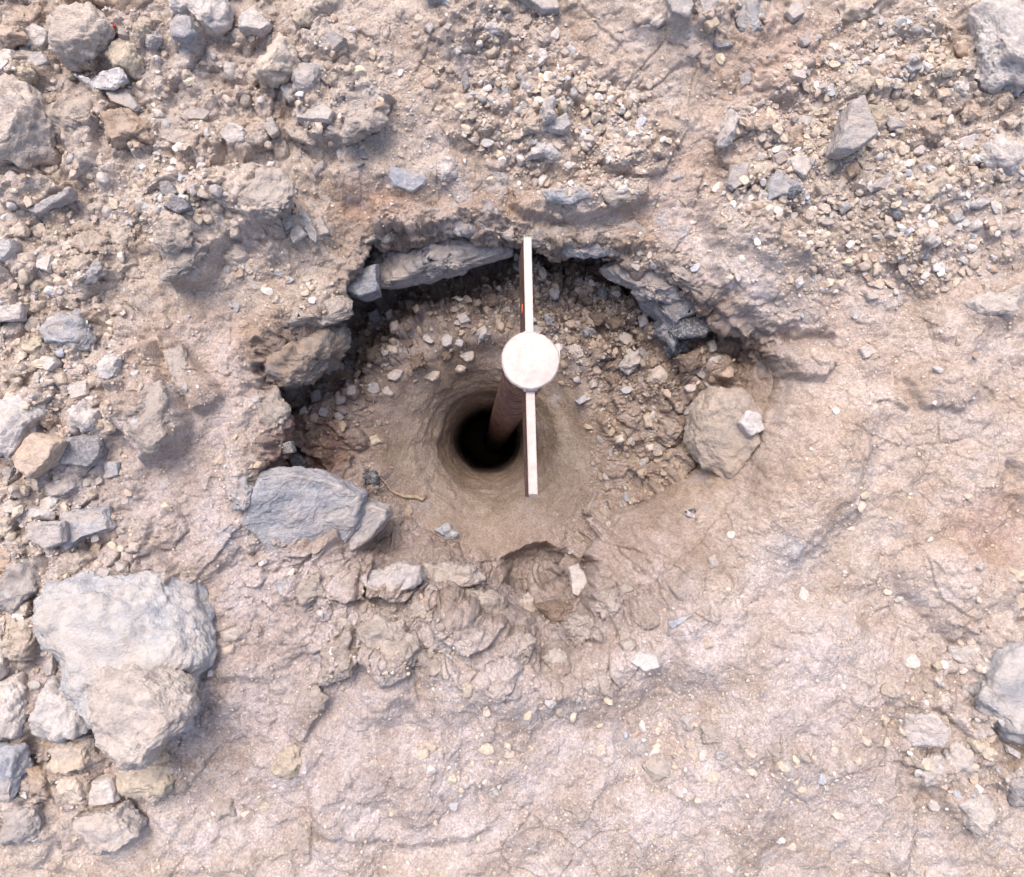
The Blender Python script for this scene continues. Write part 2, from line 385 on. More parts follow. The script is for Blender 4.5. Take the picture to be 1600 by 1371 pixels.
# soil colours (kinds of earth, dry and damp)
def lay(c, m, k): return c*(1-(m*k)[:, None])+np.array(COLS)*(m*k)[:, None]
base = np.tile(np.array([.50, .432, .382]), (len(rad), 1))
for (bx, by, rx, ry, rot, s, colr, k) in [
  (900,1130,700,260,0,.6,(.465,.41,.395),.8),(350,900,330,330,0,.6,(.45,.395,.385),.7),(1430,560,330,210,0,.6,(.49,.41,.36),.85),(1500,700,240,300,0,.6,(.49,.415,.365),.7),
  (1190,90,110,70,-25,.6,(.45,.34,.28),.5),(1225,120,60,60,0,.6,(.45,.34,.28),.4),(590,330,70,40,20,.6,(.36,.23,.16),.7),(1540,830,60,60,0,.6,(.38,.25,.19),.6),
  (1060,330,70,140,35,.6,(.44,.31,.23),.6),(870,160,230,160,0,.6,(.48,.405,.355),.6),(1150,420,110,140,0,.5,(.51,.46,.44),.7),(320,560,90,90,0,.6,(.44,.34,.28),.5),
  (420,510,60,30,0,.6,(.40,.30,.22),.6),(1160,720,120,100,0,.6,(.42,.31,.23),.5),(760,330,80,30,0,.5,(.34,.24,.18),.6)]:
    m_ = blob(bx, by, rx, ry, rot, s); COLS = colr; base = lay(base, m_*outer, k)
# ledge faces of grey rock with bluish patches
COLS = (.42, .43, .47); base = lay(base, sstep(.1, .5, fbm(P[:-1], 13, 4, 111))*outer*(blob(800, 340, 300, 70)+blob(600, 960, 170, 90)+blob(420, 800, 90, 130)+blob(1260, 840, 60, 60)+blob(300, 570, 60, 90)).clip(0, 1), .6)
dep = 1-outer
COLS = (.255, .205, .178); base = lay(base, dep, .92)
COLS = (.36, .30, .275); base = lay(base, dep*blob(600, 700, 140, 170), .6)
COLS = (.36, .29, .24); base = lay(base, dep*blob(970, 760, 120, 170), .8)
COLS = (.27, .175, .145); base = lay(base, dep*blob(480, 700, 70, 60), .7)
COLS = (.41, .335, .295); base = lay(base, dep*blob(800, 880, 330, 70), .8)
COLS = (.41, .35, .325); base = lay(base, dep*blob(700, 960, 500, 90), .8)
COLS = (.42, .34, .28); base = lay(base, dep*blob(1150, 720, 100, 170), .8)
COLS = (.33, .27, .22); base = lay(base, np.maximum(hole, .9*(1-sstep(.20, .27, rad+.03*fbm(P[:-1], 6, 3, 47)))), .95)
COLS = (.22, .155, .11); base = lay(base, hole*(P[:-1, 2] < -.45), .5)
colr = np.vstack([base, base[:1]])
# far ground beyond the photograph keeps the same earth

# ------------------------------------------------------------------ which ground point lies at a photo pixel
BX, BY = 400, 350
pxv, pyv, dv = project(P[:-1]); ok = (pxv > -150) & (pxv < 1750) & (pyv > -150) & (pyv < 1550) & (rad < 2)
bi = ((pxv+150)/4.75).astype(int)*1000+((pyv+150)/4.9).astype(int)
idx = np.where(ok)[0]; idx = idx[np.argsort(-dv[idx])]          # farthest first, the nearest wins
BUF = {}
buf = np.full(1000*1000, -1); buf[bi[idx]] = idx
def hit(px, py):
    for r_ in range(0, 8):
        for i in range(-r_, r_+1):
            for j in range(-r_, r_+1):
                k = buf[(int((px+150)/4.75)+i)*1000+int((py+150)/4.9)+j]
                if k >= 0: return P[k]
    return at(px, py, 0)

# ------------------------------------------------------------------ stones
import bmesh
ICO = {}
def ico(s):
    if s not in ICO:
        bm = bmesh.new(); bmesh.ops.create_icosphere(bm, subdivisions=s, radius=1); bm.verts.index_update()
        ICO[s] = (np.array([v.co[:] for v in bm.verts]), np.array([[v.index for v in f.verts] for f in bm.faces])); bm.free()
    return ICO[s]
def rock_shape(poly, h, seed, sub, rough=1.0, planes=9, boxy=.62, clod=1.0):
    """poly: outline in metres round (0,0); h: half thickness"""
    g = np.random.default_rng(seed); D, Fc = ico(sub); V = D.copy()
    for k in range(planes):                                     # broken facets
        nn = g.normal(size=3); nn[2] = abs(nn[2])*.9+.25 if k % 3 else -abs(nn[2]); nn /= np.linalg.norm(nn)
        dd = g.uniform(.5, .85) if k < 5 else g.uniform(.68, .9); e = V @ nn-dd; V = V-np.where(e > 0, e*.97, 0)[:, None]*nn
    pa_ = np.array(poly); an = np.arctan2(pa_[:, 1], pa_[:, 0]); ra = np.hypot(pa_[:, 0], pa_[:, 1])
    o = np.argsort(an); an = an[o]; ra = ra[o]
    # exact polygon radius by direction
    t = np.arctan2(V[:, 1], V[:, 0]); tt = np.linspace(-math.pi, math.pi, 181)
    ax = pa_[o, 0]; ay = pa_[o, 1]; rad_ = np.zeros(181)
    for i in range(len(ax)):
        x0, y0, x1, y1 = ax[i], ay[i], ax[(i+1) % len(ax)], ay[(i+1) % len(ax)]
        den = (x1-x0)*np.sin(tt)-(y1-y0)*np.cos(tt)
        den = np.where(np.abs(den) < 1e-12, 1e-12, den)
        s_ = (y0*np.cos(tt)-x0*np.sin(tt))/den; rv = np.where(np.abs(np.cos(tt)) > .5, (x0+s_*(x1-x0))/np.where(np.abs(np.cos(tt))>.5, np.cos(tt), 1), (y0+s_*(y1-y0))/np.where(np.abs(np.cos(tt))>.5, 1, np.sin(tt)))
        good = (s_ >= -1e-6) & (s_ <= 1+1e-6) & (rv > 0); rad_ = np.where(good, np.maximum(rad_, rv), rad_)
    rad_ = np.where(rad_ <= 0, ra.mean(), rad_)
    if sub >= 4: kk = np.array([1, 2, 1.])/4
    else: kk = np.array([1, 2, 3, 2, 1.])/9
    ext_ = np.concatenate([rad_[-4:-1], rad_, rad_[1:4]]); rad_ = np.convolve(ext_, kk, 'same')[3:-3]
    pr = np.interp(t, tt, rad_)
    hr = np.hypot(V[:, 0], V[:, 1]); hr2 = np.clip(hr, 0, 1)**boxy*np.where(hr > 1e-6, 1, 0)
    W = np.stack([np.cos(t)*pr*hr2*1.04, np.sin(t)*pr*hr2*1.04, V[:, 2]*h*1.15], 1)
    S = ra.mean(); off = g.uniform(0, 50, 3)
    Q = W/S+off; nd = D
    hard = clod <= 1
    dsp = (.06 if hard else .12)*fbm(Q, 1.7, 3, 2)+(.05 if hard else .075)*fbm(Q, 4.5, 4, 5, .6, True)+.03*fbm(Q, 13, 3, 7)
    if sub >= 5: dsp = dsp+.026*fbm(Q, 26, 3, 9, .65)+.03*fbm(Q, 9, 3, 19, .6)*clod
    if sub >= 5:
        tq = fbm(Q, 2.2, 3, 23, .55)*7; fr = tq-np.floor(tq); st_ = np.floor(tq)+sstep(.38, .62, fr)
        dsp = dsp+.045*st_+.03*fbm(Q, 60, 2, 27)-.07*np.clip(fbm(Q, 11, 2, 29)-.35, 0, 1)
    W = W+nd*(dsp*rough*min(S, h*1.6))[:, None]
    return W, Fc
def prism_shape(poly, h, seed, sub, rough, tilt):
    pl = np.array(poly); bm = bmesh.new(); g = np.random.default_rng(seed)
    area = sum(pl[i][0]*pl[(i+1) % len(pl)][1]-pl[(i+1) % len(pl)][0]*pl[i][1] for i in range(len(pl)))
    if area < 0: pl = pl[::-1]
    top = [bm.verts.new((x*.93, y*.93, h+tilt[0]*x+tilt[1]*y)) for x, y in pl]
    mid = [bm.verts.new((x*1.03, y*1.03, h*.45+tilt[0]*x*.9+tilt[1]*y*.9)) for x, y in pl]; bot = [bm.verts.new((x*.9, y*.9, -h)) for x, y in pl]
    bm.faces.new(top); bm.faces.new(bot[::-1]); m = len(pl)
    for i in range(m):
        j = (i+1) % m; bm.faces.new((mid[i], mid[j], top[j], top[i])); bm.faces.new((bot[i], bot[j], mid[j], mid[i]))
    bmesh.ops.bevel(bm, geom=list(bm.edges), offset=h*.05, segments=1, affect='EDGES')
    bmesh.ops.triangulate(bm, faces=bm.faces[:])
    lim = max(.0035, h*.05)
    for _ in range(7):
        es = [e for e in bm.edges if e.calc_length() > lim]
        if not es: break
        bmesh.ops.subdivide_edges(bm, edges=es, cuts=1); bmesh.ops.triangulate(bm, faces=[f for f in bm.faces if len(f.verts) > 3])
    bm.verts.index_update(); bm.normal_update()
    V = np.array([v.co[:] for v in bm.verts]); N_ = np.array([v.normal[:] for v in bm.verts]); Fc = np.array([[v.index for v in f.verts] for f in bm.faces]); bm.free()
    S = np.hypot(*pl.T).mean(); Q = V/S+g.uniform(0, 50, 3)
    tq = fbm(Q*np.array([1, 1.6, 2.5]), 1.5, 3, 23)*5; st_ = np.floor(tq)+sstep(.4, .6, tq-np.floor(tq))
    return V+N_*((.02*st_+.035*fbm(Q, 3, 4, 5, .55)+.012*fbm(Q, 20, 3, 9))*rough*S)[:, None], Fc
# material, kind, outline, [height ratio, z override, label, landmark name, tilt]
ROCKS = []
def rk(mat, kind, poly, hf=.42, z=None, label=None, lm=None, lift=.35, rough=1.0, sub=None, prism=None): ROCKS.append(dict(mat=mat, kind=kind, poly=poly, hf=hf, z=z, label=label, lm=lm, lift=lift, rough=rough, sub=sub, prism=prism))
# lower left heap
rk('boulder','boulder',[(50,928),(80,905),(130,897),(165,900),(220,893),(255,905),(280,930),(300,955),(320,985),(324,1010),(312,1050),(310,1100),(290,1140),(255,1150),(200,1125),(150,1090),(100,1070),(92,1010),(65,975)],.30,label='biggest boulder, pale blue-grey with yellowish spots, in the lower left heap',lm='biggest boulder',sub=6,lift=.0,rough=.75)
rk('pale','boulder',[(148,1080),(160,1045),(205,1033),(250,1045),(290,1075),(301,1110),(290,1125),(258,1150),(250,1180),(215,1195),(180,1168),(160,1130)],.36,z=.115,label='rounded pale boulder leaning on the lower side of the biggest boulder',lm='leaning pale boulder',sub=6,rough=.7)
rk('white','rock',[(60,1120),(72,1055),(85,1050),(105,1072),(135,1060),(146,1100),(140,1140),(100,1157),(60,1145)],.4,z=.04,label='whitish notched rock left of the leaning pale boulder',lm='notched white rock',sub=5)
rk('pale','rock',[(-30,1080),(25,1058),(45,1110),(40,1152),(-20,1158)],.4,label='pale lumpy rock at the left edge beside the notched white rock')
rk('blue','rock',[(-30,1163),(42,1157),(42,1205),(30,1240),(-30,1240)],.4,label='bluish angular rock at the left edge below the pale lumpy rock')
rk('grey','rock',[(-10,925),(30,872),(60,866),(80,890),(72,920),(45,945),(-10,955)],.4,z=.02,label='grey two-lobed rock above the orange-tan stones at the left edge',lm='two-lobed grey rock',sub=5)
rk('tan','stone',[(15,970),(55,965),(62,1005),(45,1032),(18,1032),(12,1000)],.5,label='orange-tan upright stone left of the biggest boulder',lm='orange-tan stone')
rk('tan','stone',[(18,945),(45,940),(48,960),(22,966)],.5)
rk('pale','stone',[(-20,975),(9,985),(10,1050),(-20,1072)],.5)
rk('white','pebble',[(72,990),(92,992),(93,1008),(73,1009)],.5)
rk('grey','stone',[(69,1011),(88,1013),(92,1050),(80,1053)],.5)
rk('tan','stone',[(75,1168),(110,1158),(142,1157),(150,1190),(90,1205)],.5)
rk('grey','stone',[(120,1150),(146,1146),(150,1168),(128,1170)],.5)
rk('yellow','rock',[(190,1188),(225,1182),(270,1184),(282,1215),(240,1245),(190,1232)],.4,label='cream rock just below the leaning pale boulder')
rk('blue','stone',[(283,935),(312,942),(328,970),(315,985),(300,965)],.4,z=.0,label='bluish stone jutting from the right shoulder of the biggest boulder')
rk('brown','stone',[(50,1195),(80,1205),(85,1240),(55,1245)],.5)
rk('pale','stone',[(150,1215),(182,1210),(190,1245),(150,1250)],.5)
rk('tan','stone',[(95,1215),(140,1212),(145,1250),(100,1255)],.5)
rk('grey','rock',[(10,1255),(60,1260),(70,1300),(20,1310)],.5)
rk('pale','rock',[(120,1275),(190,1260),(215,1300),(160,1335)],.4)
# left side
rk('white','rock',[(-20,618),(50,625),(65,650),(58,690),(30,714),(-20,708)],.4,label='white rock with a bluish hollow at the left edge',lm='white edge rock',sub=5)
rk('brown','rock',[(30,715),(60,676),(108,690),(95,720),(62,747),(35,727)],.45,label='orange-brown wedge rock below the white edge rock',lm='orange-brown wedge',prism=(.2,-.1))
rk('slate','rock',[(105,682),(160,678),(165,710),(150,730),(110,724)],.4,label='slate grey angular rock right of the orange-brown wedge',lm='slate angular rock',prism=(-.15,-.2))
rk('white','stone',[(108,642),(130,630),(160,640),(160,665),(138,678),(112,668)],.45,label='cream-white stone just above the slate angular rock')
rk('grey','stone',[(65,747),(120,742),(125,762),(97,782),(73,767)],.4)
rk('blue','pebble',[(88,638),(118,640),(112,656),(95,656)],.4)
rk('pale','stone',[(105,602),(140,594),(143,618),(120,626)],.4)
rk('tan','stone',[(52,625),(75,625),(86,660),(75,672),(62,660)],.4)
rk('white','stone',[(150,572),(165,555),(188,560),(183,590),(165,594)],.4,label='whitish stone with a bluish tinge right of the half-buried blue dome')
rk('blue','rock',[(62,512),(95,490),(130,498),(150,530),(137,550),(80,537)],.3,lift=.1,label='half-buried bluish dome-shaped rock on the left slope',lm='blue dome rock')
rk('yellow','stone',[(36,537),(60,525),(72,540),(60,556),(38,550)],.5,label='yellowish stone just left of the half-buried blue dome')
rk('pale','stone',[(60,400),(85,399),(84,428),(61,421)],.4)
rk('tan','stone',[(104,410),(125,395),(147,400),(145,425),(120,432)],.5)
rk('grey','stone',[(130,437),(158,403),(166,425),(142,445)],.4)
rk('tan','stone',[(25,395),(55,395),(58,412),(30,414)],.5)
rk('yellow','stone',[(30,422),(47,418),(50,440),(34,445)],.5)
rk('blue','rock',[(108,797),(170,793),(180,825),(142,835),(120,857),(106,840)],.4,label='blue-grey rock with a notched right side above the biggest boulder',lm='notched blue rock')
rk('grey','rock',[(50,817),(105,815),(109,845),(80,857),(50,842)],.4)
rk('yellow','pebble',[(38,820),(65,817),(66,833),(40,833)],.5,z=.045)
rk('tan','stone',[(38,850),(70,850),(62,867),(40,863)],.4)
rk('clod','stone',[(88,862),(140,870),(132,902),(90,902)],.4)
rk('tan','stone',[(-20,800),(22,810),(20,835),(-15,846)],.4)
rk('brown','stone',[(-20,856),(28,852),(29,890),(-20,906)],.4)
rk('white','stone',[(30,788),(85,795),(84,814),(35,812)],.4)
rk('white','pebble',[(181,877),(200,880),(201,894),(183,894)],.5)
rk('tan','pebble',[(202,848),(216,850),(216,863),(203,862)],.5)
rk('blue','stone',[(135,884),(180,889),(172,905),(140,903)],.4)
rk('clod','stone',[(190,862),(208,862),(208,878),(192,878)],.4)
rk('grey','stone',[(0,500),(12,520),(8,550),(-15,545)],.4)
rk('tan','stone',[(150,655),(180,655),(182,675),(160,680)],.4)
rk('blue','stone',[(162,720),(190,722),(190,742),(168,748)],.35)
rk('pale','stone',[(100,790),(80,775),(60,782),(62,795),(85,800)],.3)
rk('pale','stone',[(0,480),(40,475),(38,500),(-10,505)],.3)
rk('tan','pebble',[(80,585),(100,583),(110,600),(90,605)],.4)
# top left
rk('clod','boulder',[(78,65),(95,35),(115,14),(140,12),(165,25),(182,50),(181,78),(152,95),(120,106),(85,102)],.42,z=.05,label='beige crumbly boulder near the top left corner',lm='crumbly boulder',sub=5)
rk('yellow','rock',[(168,90),(188,65),(215,75),(226,110),(215,128),(190,120)],.45,z=.03,label='cream block right of and below the crumbly boulder',lm='cream block',sub=5)
rk('clod','boulder',[(-40,128),(28,123),(65,153),(82,200),(76,232),(50,268),(-40,262)],.4,label='large pale crumbly boulder at the left edge',lm='left edge boulder',sub=5)
rk('clod','rock',[(70,178),(110,150),(150,145),(172,165),(162,195),(110,216),(80,205)],.42,label='beige rounded rock touching the left edge boulder',lm='beige rounded rock',sub=5)
rk('brown','rock',[(160,185),(200,172),(242,203),(236,225),(190,238),(165,222)],.38,label='reddish tan rock right of the beige rounded rock',lm='reddish tan rock',sub=5)
rk('white','flake',[(115,118),(145,128),(165,115),(195,110),(202,125),(178,141),(150,142)],.25,z=.05,label='whitish thin flake between the crumbly boulder and beige rounded rock')
rk('grey','flake',[(162,142),(200,138),(224,172),(216,180),(182,166)],.3,z=.03,label='grey flat stone below the whitish thin flake')
rk('pale','stone',[(32,62),(60,43),(85,55),(72,80),(45,77)],.4)
rk('brown','boulder',[(68,-40),(150,-50),(252,-35),(246,8),(200,32),(165,18),(130,8),(95,18)],.4,label='brown boulder cut by the top edge above the crumbly boulder',lm='top edge brown boulder',sub=5)
rk('brown','stone',[(22,12),(60,5),(76,28),(62,46),(30,38)],.4)
rk('brown','rock',[(-40,-40),(60,-40),(35,0),(0,14),(-30,20)],.4)
rk('pale','rock',[(255,-25),(350,-28),(360,10),(350,45),(322,52),(300,32),(270,22)],.4,label='pale pitted block at the top edge above a blue-grey stone',lm='pale pitted block',sub=5)
rk('blue','stone',[(268,45),(285,30),(308,40),(311,62),(297,73),(270,64)],.5,label='smooth blue-grey stone tucked under the pale pitted block',lm='smooth blue stone')
rk('yellow','stone',[(207,50),(220,28),(238,35),(241,55),(222,67)],.5)
rk('grey','pebble',[(183,40),(203,50),(203,62),(186,61)],.4)
rk('brown','stone',[(-10,42),(35,44),(41,60),(15,70),(-10,62)],.5)
rk('white','stone',[(35,85),(70,84),(80,100),(60,110),(40,102)],.4)
rk('yellow','stone',[(25,112),(48,100),(60,118),(45,134),(28,127)],.5)
rk('pale','stone',[(-20,80),(25,82),(30,110),(20,124),(-20,122)],.4)
rk('grey','stone',[(225,60),(250,45),(255,62),(240,80),(228,75)],.4)
rk('tan','pebble',[(235,22),(250,20),(255,36),(240,42)],.5)
rk('white','stone',[(378,32),(400,15),(428,45),(415,58),(380,58)],.4,label='whitish stone between the pale pitted block and the tan wedge rock')
rk('yellow','stone',[(455,25),(475,12),(491,25),(488,45),(470,53),(457,42)],.5)
rk('tan','rock',[(399,108),(418,80),(440,53),(458,72),(472,98),(468,113),(430,132),(402,127)],.45,z=.045,label='tan wedge-shaped rock standing out left of top centre',lm='tan wedge rock',sub=5)
rk('grey','rock',[(455,112),(475,95),(500,110),(504,140),(480,156),(460,147)],.42,label='grey-tan rock tucked behind the tan wedge rock')
rk('pale','stone',[(437,125),(452,130),(466,152),(452,161),(444,150)],.4)
rk('white','rock',[(459,175),(475,162),(500,160),(526,180),(520,199),(490,195),(465,190)],.35,z=.03,label='whitish flat rock below the tan wedge rock',lm='whitish flat rock')
rk('clod','rock',[(438,200),(488,196),(511,210),(488,229),(460,220)],.4)
rk('grey','stone',[(496,65),(520,52),(546,68),(522,82),(500,78)],.35)
rk('clod','stone',[(520,75),(545,70),(545,85),(528,90)],.4)
rk('white','flake',[(547,190),(565,184),(577,200),(556,203)],.3)
rk('clod','flake',[(250,195),(275,184),(321,210),(315,226),(280,232),(255,226)],.25,label='beige pointed flat stone right of the reddish tan rock',lm='pointed flat stone')
rk('grey','stone',[(275,176),(310,168),(333,178),(325,192),(290,190)],.3)
rk('pale','stone',[(345,212),(365,196),(385,205),(386,225),(360,231)],.4)
rk('pale','stone',[(212,312),(226,304),(232,325),(220,334),(212,328)],.45)
rk('tan','stone',[(222,330),(236,308),(249,310),(246,338),(228,346)],.45)
rk('slate','stone',[(254,290),(268,285),(282,305),(268,313),(255,305)],.45)
rk('slate','stone',[(259,326),(275,308),(292,312),(300,327),(280,336)],.45)
rk('grey','pebble',[(293,292),(305,288),(310,302),(300,310)],.45)
rk('tan','stone',[(15,362),(32,346),(47,358),(42,372),(22,372)],.45)
rk('tan','pebble',[(52,362),(70,360),(70,372),(55,373)],.45)
rk('white','stone',[(-10,382),(25,375),(28,390),(10,410),(-10,410)],.4)
rk('grey','flake',[(440,345),(455,331),(459,352),(447,361)],.3)
rk('pale','flake',[(453,372),(461,345),(480,368),(460,382)],.25,label='pale flake lying left of the bluish white long flake')
rk('blue','flake',[(467,336),(475,330),(487,345),(498,370),(496,383),(486,376)],.25,label='bluish white long thin flake left of the pit rim',lm='long thin flake')
rk('grey','flake',[(488,345),(503,338),(516,366),(502,371)],.3)
rk('blue','flake',[(550,235),(570,236),(576,250),(560,250)],.3)
rk('slate','flake',[(549,247),(562,250),(571,258),(562,264),(550,260)],.3)
rk('blue','rock',[(600,272),(612,264),(640,268),(668,278),(662,290),(645,302),(615,295)],.25,lift=.1,label='bluish stone half sunk in soil above the pit rim',lm='sunken bluish stone')
rk('pale','rock',[(675,258),(700,244),(718,256),(712,278),(690,285)],.3,lift=.1)
rk('grey','stone',[(486,262),(508,250),(511,265),(493,276)],.35)
rk('pale','stone',[(410,200),(428,185),(438,208),(425,217)],.35)
rk('clod','rock',[(245,355),(262,335),(290,345),(297,385),(262,395),(245,385)],.35)
rk('clod','rock',[(105,385),(140,355),(165,375),(160,410),(110,395)],.3,lift=.1)
rk('clod','rock',[(168,350),(205,355),(212,380),(180,392)],.3,lift=.1)
rk('grey','flake',[(48,332),(80,315),(118,296),(118,306),(90,322),(60,338)],.3)
rk('clod','stone',[(380,120),(400,100),(405,125),(395,140)],.3)
rk('tan','stone',[(560,120),(578,118),(580,135),(563,138)],.3)
# top middle
rk('white','pebble',[(661,44),(672,35),(681,42),(672,54)],.4)
rk('white','stone',[(753,48),(775,32),(784,50),(770,60)],.4)
rk('yellow','stone',[(756,82),(773,70),(784,80),(765,94)],.4)
rk('white','pebble',[(709,78),(716,72),(722,82),(713,90)],.4)
rk('slate','stone',[(720,118),(730,114),(734,135),(725,146)],.4,label='slate grey upright pebble between the top gravel and brown stone',)
rk('brown','stone',[(658,130),(675,119),(690,126),(682,138),(662,142)],.4)
rk('grey','stone',[(805,120),(820,105),(833,113),(829,140),(816,142)],.4)
rk('white','stone',[(843,172),(853,150),(870,152),(868,185),(850,193)],.5,z=.045,label='whitish upright stone in the gravel above the leaf-shaped white stone',lm='whitish upright stone')
rk('tan','stone',[(812,190),(828,174),(845,187),(843,208),(818,210)],.45)
rk('grey','stone',[(850,197),(885,179),(893,200),(880,211),(855,207)],.4)
rk('yellow','pebble',[(870,160),(880,150),(889,165),(884,178),(871,178)],.5)
rk('yellow','pebble',[(830,160),(842,156),(843,172),(832,172)],.5)
rk('white','rock',[(818,251),(835,228),(852,220),(872,230),(876,248),(862,253),(850,245),(835,250)],.4,label='white leaf-shaped stone with a dark notch above the pit',lm='leaf-shaped white stone',sub=5)
rk('brown','pebble',[(970,160),(980,152),(990,160),(985,172),(972,171)],.5)
rk('clod','stone',[(806,20),(830,22),(833,43),(816,49)],.4)
rk('grey','rock',[(785,-15),(835,-20),(872,-8),(878,18),(850,26),(830,15)],.4,label='grey rock cut by the top edge right of centre',lm='top edge grey rock')
rk('tan','stone',[(880,-5),(900,-8),(903,10),(888,14)],.4)
rk('blue','rock',[(662,-20),(716,-15),(718,12),(705,22),(690,8),(668,4)],.4)
rk('tan','stone',[(762,0),(790,-5),(800,15),(770,22)],.4)
rk('grey','rock',[(1038,-15),(1080,-15),(1082,20),(1072,38),(1045,30)],.45,label='grey rock at the top edge left of the pale blue-faced rock',lm='top edge stone pair')
rk('pale','rock',[(1082,2),(1120,-15),(1120,18),(1096,33)],.45)
rk('blue','rock',[(1145,-25),(1192,-15),(1202,22),(1190,48),(1172,66),(1148,56),(1138,32)],.4,label='pale rock with a blue face at the top edge',lm='blue-faced rock',sub=5)
rk('yellow','stone',[(1098,38),(1118,28),(1124,40),(1108,53)],.45)
rk('slate','flake',[(1112,70),(1140,64),(1147,73),(1120,78)],.3)
rk('clod','stone',[(1070,78),(1090,68),(1098,82),(1085,93),(1072,90)],.3)
rk('grey','stone',[(1224,22),(1236,6),(1253,12),(1252,30),(1235,39)],.45)
rk('tan','rock',[(1308,0),(1360,-18),(1388,-5),(1362,18),(1340,43),(1307,33)],.35,label='tan slab stone at the top edge pointing downward',lm='tan top slab')
rk('white','rock',[(1116,232),(1126,205),(1137,170),(1146,166),(1157,185),(1153,212),(1135,232)],.4,label='tall pale rough stone left of the brown gravel patch',lm='tall pale stone')
rk('grey','rock',[(1132,292),(1140,260),(1165,257),(1167,288),(1142,302)],.4,label='grey block stone below the tall pale stone',lm='grey block stone')
rk('grey','stone',[(1153,122),(1170,112),(1172,132),(1158,138)],.35)
rk('brown','stone',[(1170,205),(1180,185),(1210,180),(1212,200),(1185,212)],.35)
# right side
rk('white','boulder',[(1500,8),(1540,-10),(1600,0),(1650,40),(1650,120),(1600,148),(1586,172),(1558,160),(1530,150),(1512,122),(1522,88),(1515,48)],.36,label='huge whitish boulder in the top right corner',lm='white corner boulder',sub=6)
rk('grey','rock',[(1295,243),(1312,190),(1322,165),(1338,155),(1350,188),(1363,220),(1342,236),(1322,248)],.4,z=.055,label='grey triangular rock in the middle of the right gravel',lm='grey triangular rock',sub=5,prism=(.15,.1))
rk('tan','rock',[(1316,142),(1330,120),(1360,119),(1376,136),(1350,153),(1320,153)],.45,label='brown-tan oblong rock above the grey triangular rock',lm='tan oblong rock')
rk('yellow','stone',[(1351,170),(1375,165),(1384,180),(1378,201),(1356,201)],.45)
rk('white','flake',[(1484,223),(1518,211),(1531,225),(1510,241)],.35,z=.03,label='bright white flat chip left of the speckled whitish rock',lm='white flat chip',prism=(.1,.1))
rk('white','rock',[(1530,230),(1545,213),(1580,217),(1598,250),(1582,276),(1550,272),(1535,257)],.42,label='speckled whitish rock below the white corner boulder',lm='speckled whitish rock',sub=5)
rk('pale','stone',[(1486,132),(1505,116),(1516,135),(1506,156),(1488,149)],.5)
rk('yellow','stone',[(1462,110),(1480,96),(1499,104),(1491,125),(1468,123)],.5,label='rounded yellowish stone left of the white corner boulder',lm='rounded yellowish stone')
rk('brown','stone',[(1490,72),(1505,60),(1516,70),(1508,95),(1494,88)],.5)
rk('yellow','rock',[(1428,313),(1443,290),(1462,281),(1474,290),(1466,308),(1438,323)],.45,label='cream oval rock at the lower edge of the right gravel',lm='cream oval rock')
rk('brown','stone',[(1402,286),(1415,280),(1432,284),(1434,300),(1412,309)],.5)
rk('slate','stone',[(1387,322),(1400,302),(1416,315),(1412,340),(1396,346)],.5)
rk('grey','stone',[(1350,298),(1375,278),(1391,267),(1391,300)],.4)
rk('white','stone',[(1225,256),(1242,242),(1262,243),(1269,262),(1248,286),(1230,273)],.42,label='whitish angular stone resting against the blue-grey angular rock')
rk('grey','stone',[(1204,247),(1225,235),(1229,254),(1210,263)],.4)
rk('blue','rock',[(1188,280),(1210,265),(1230,280),(1245,290),(1259,300),(1222,320),(1192,322)],.38,label='blue-grey angular rock at the left end of the right gravel',lm='blue-grey angular rock')
rk('brown','stone',[(1218,217),(1238,193),(1256,200),(1251,235),(1225,236)],.4)
rk('brown','stone',[(1313,262),(1335,252),(1343,268),(1326,285)],.45)
rk('yellow','stone',[(1279,263),(1298,251),(1308,263),(1292,275)],.45)
rk('white','stone',[(1383,370),(1390,357),(1402,360),(1401,375)],.45)
rk('white','stone',[(1443,380),(1455,351),(1465,380),(1452,385)],.35)
rk('grey','stone',[(1460,366),(1478,349),(1496,358),(1482,379)],.4)
rk('brown','stone',[(1439,200),(1462,184),(1481,197),(1466,221),(1446,219)],.35)
rk('brown','stone',[(1498,178),(1528,158),(1535,184),(1505,193)],.35)
rk('white','stone',[(1402,108),(1422,98),(1458,100),(1440,108),(1420,116)],.3)
rk('white','stone',[(1437,98),(1455,95),(1460,108),(1448,117)],.4)
rk('tan','stone',[(1462,140),(1482,136),(1486,155),(1465,158)],.4)
rk('white','stone',[(1505,322),(1530,307),(1548,315),(1532,327)],.35)
rk('grey','stone',[(1478,338),(1500,325),(1505,345),(1488,351)],.4)
rk('tan','stone',[(1463,222),(1480,215),(1485,228),(1468,230)],.5)
rk('tan','stone',[(1495,242),(1520,236),(1522,250),(1500,253)],.4)
rk('grey','stone',[(1308,320),(1325,309),(1330,325),(1315,336)],.4)
rk('tan','stone',[(1270,290),(1285,285),(1300,305),(1285,310)],.4)
rk('tan','stone',[(1300,290),(1312,278),(1322,292),(1310,304)],.5)
rk('tan','stone',[(1392,200),(1412,195),(1420,210),(1398,214)],.3)
rk('grey','stone',[(1380,185),(1410,188),(1418,200),(1390,205)],.3)
rk('white','stone',[(1490,305),(1512,298),(1515,308),(1495,313)],.4)
rk('yellow','stone',[(1400,165),(1415,156),(1421,170),(1408,175)],.45)
rk('pale','rock',[(1508,474),(1530,458),(1560,455),(1610,438),(1610,462),(1575,502),(1560,494),(1520,494)],.3,lift=.15,label='pale half-buried slab near the right edge below the gravel',lm='half-buried slab',sub=5)
rk('pale','stone',[(1340,545),(1355,538),(1372,550),(1345,562)],.35)
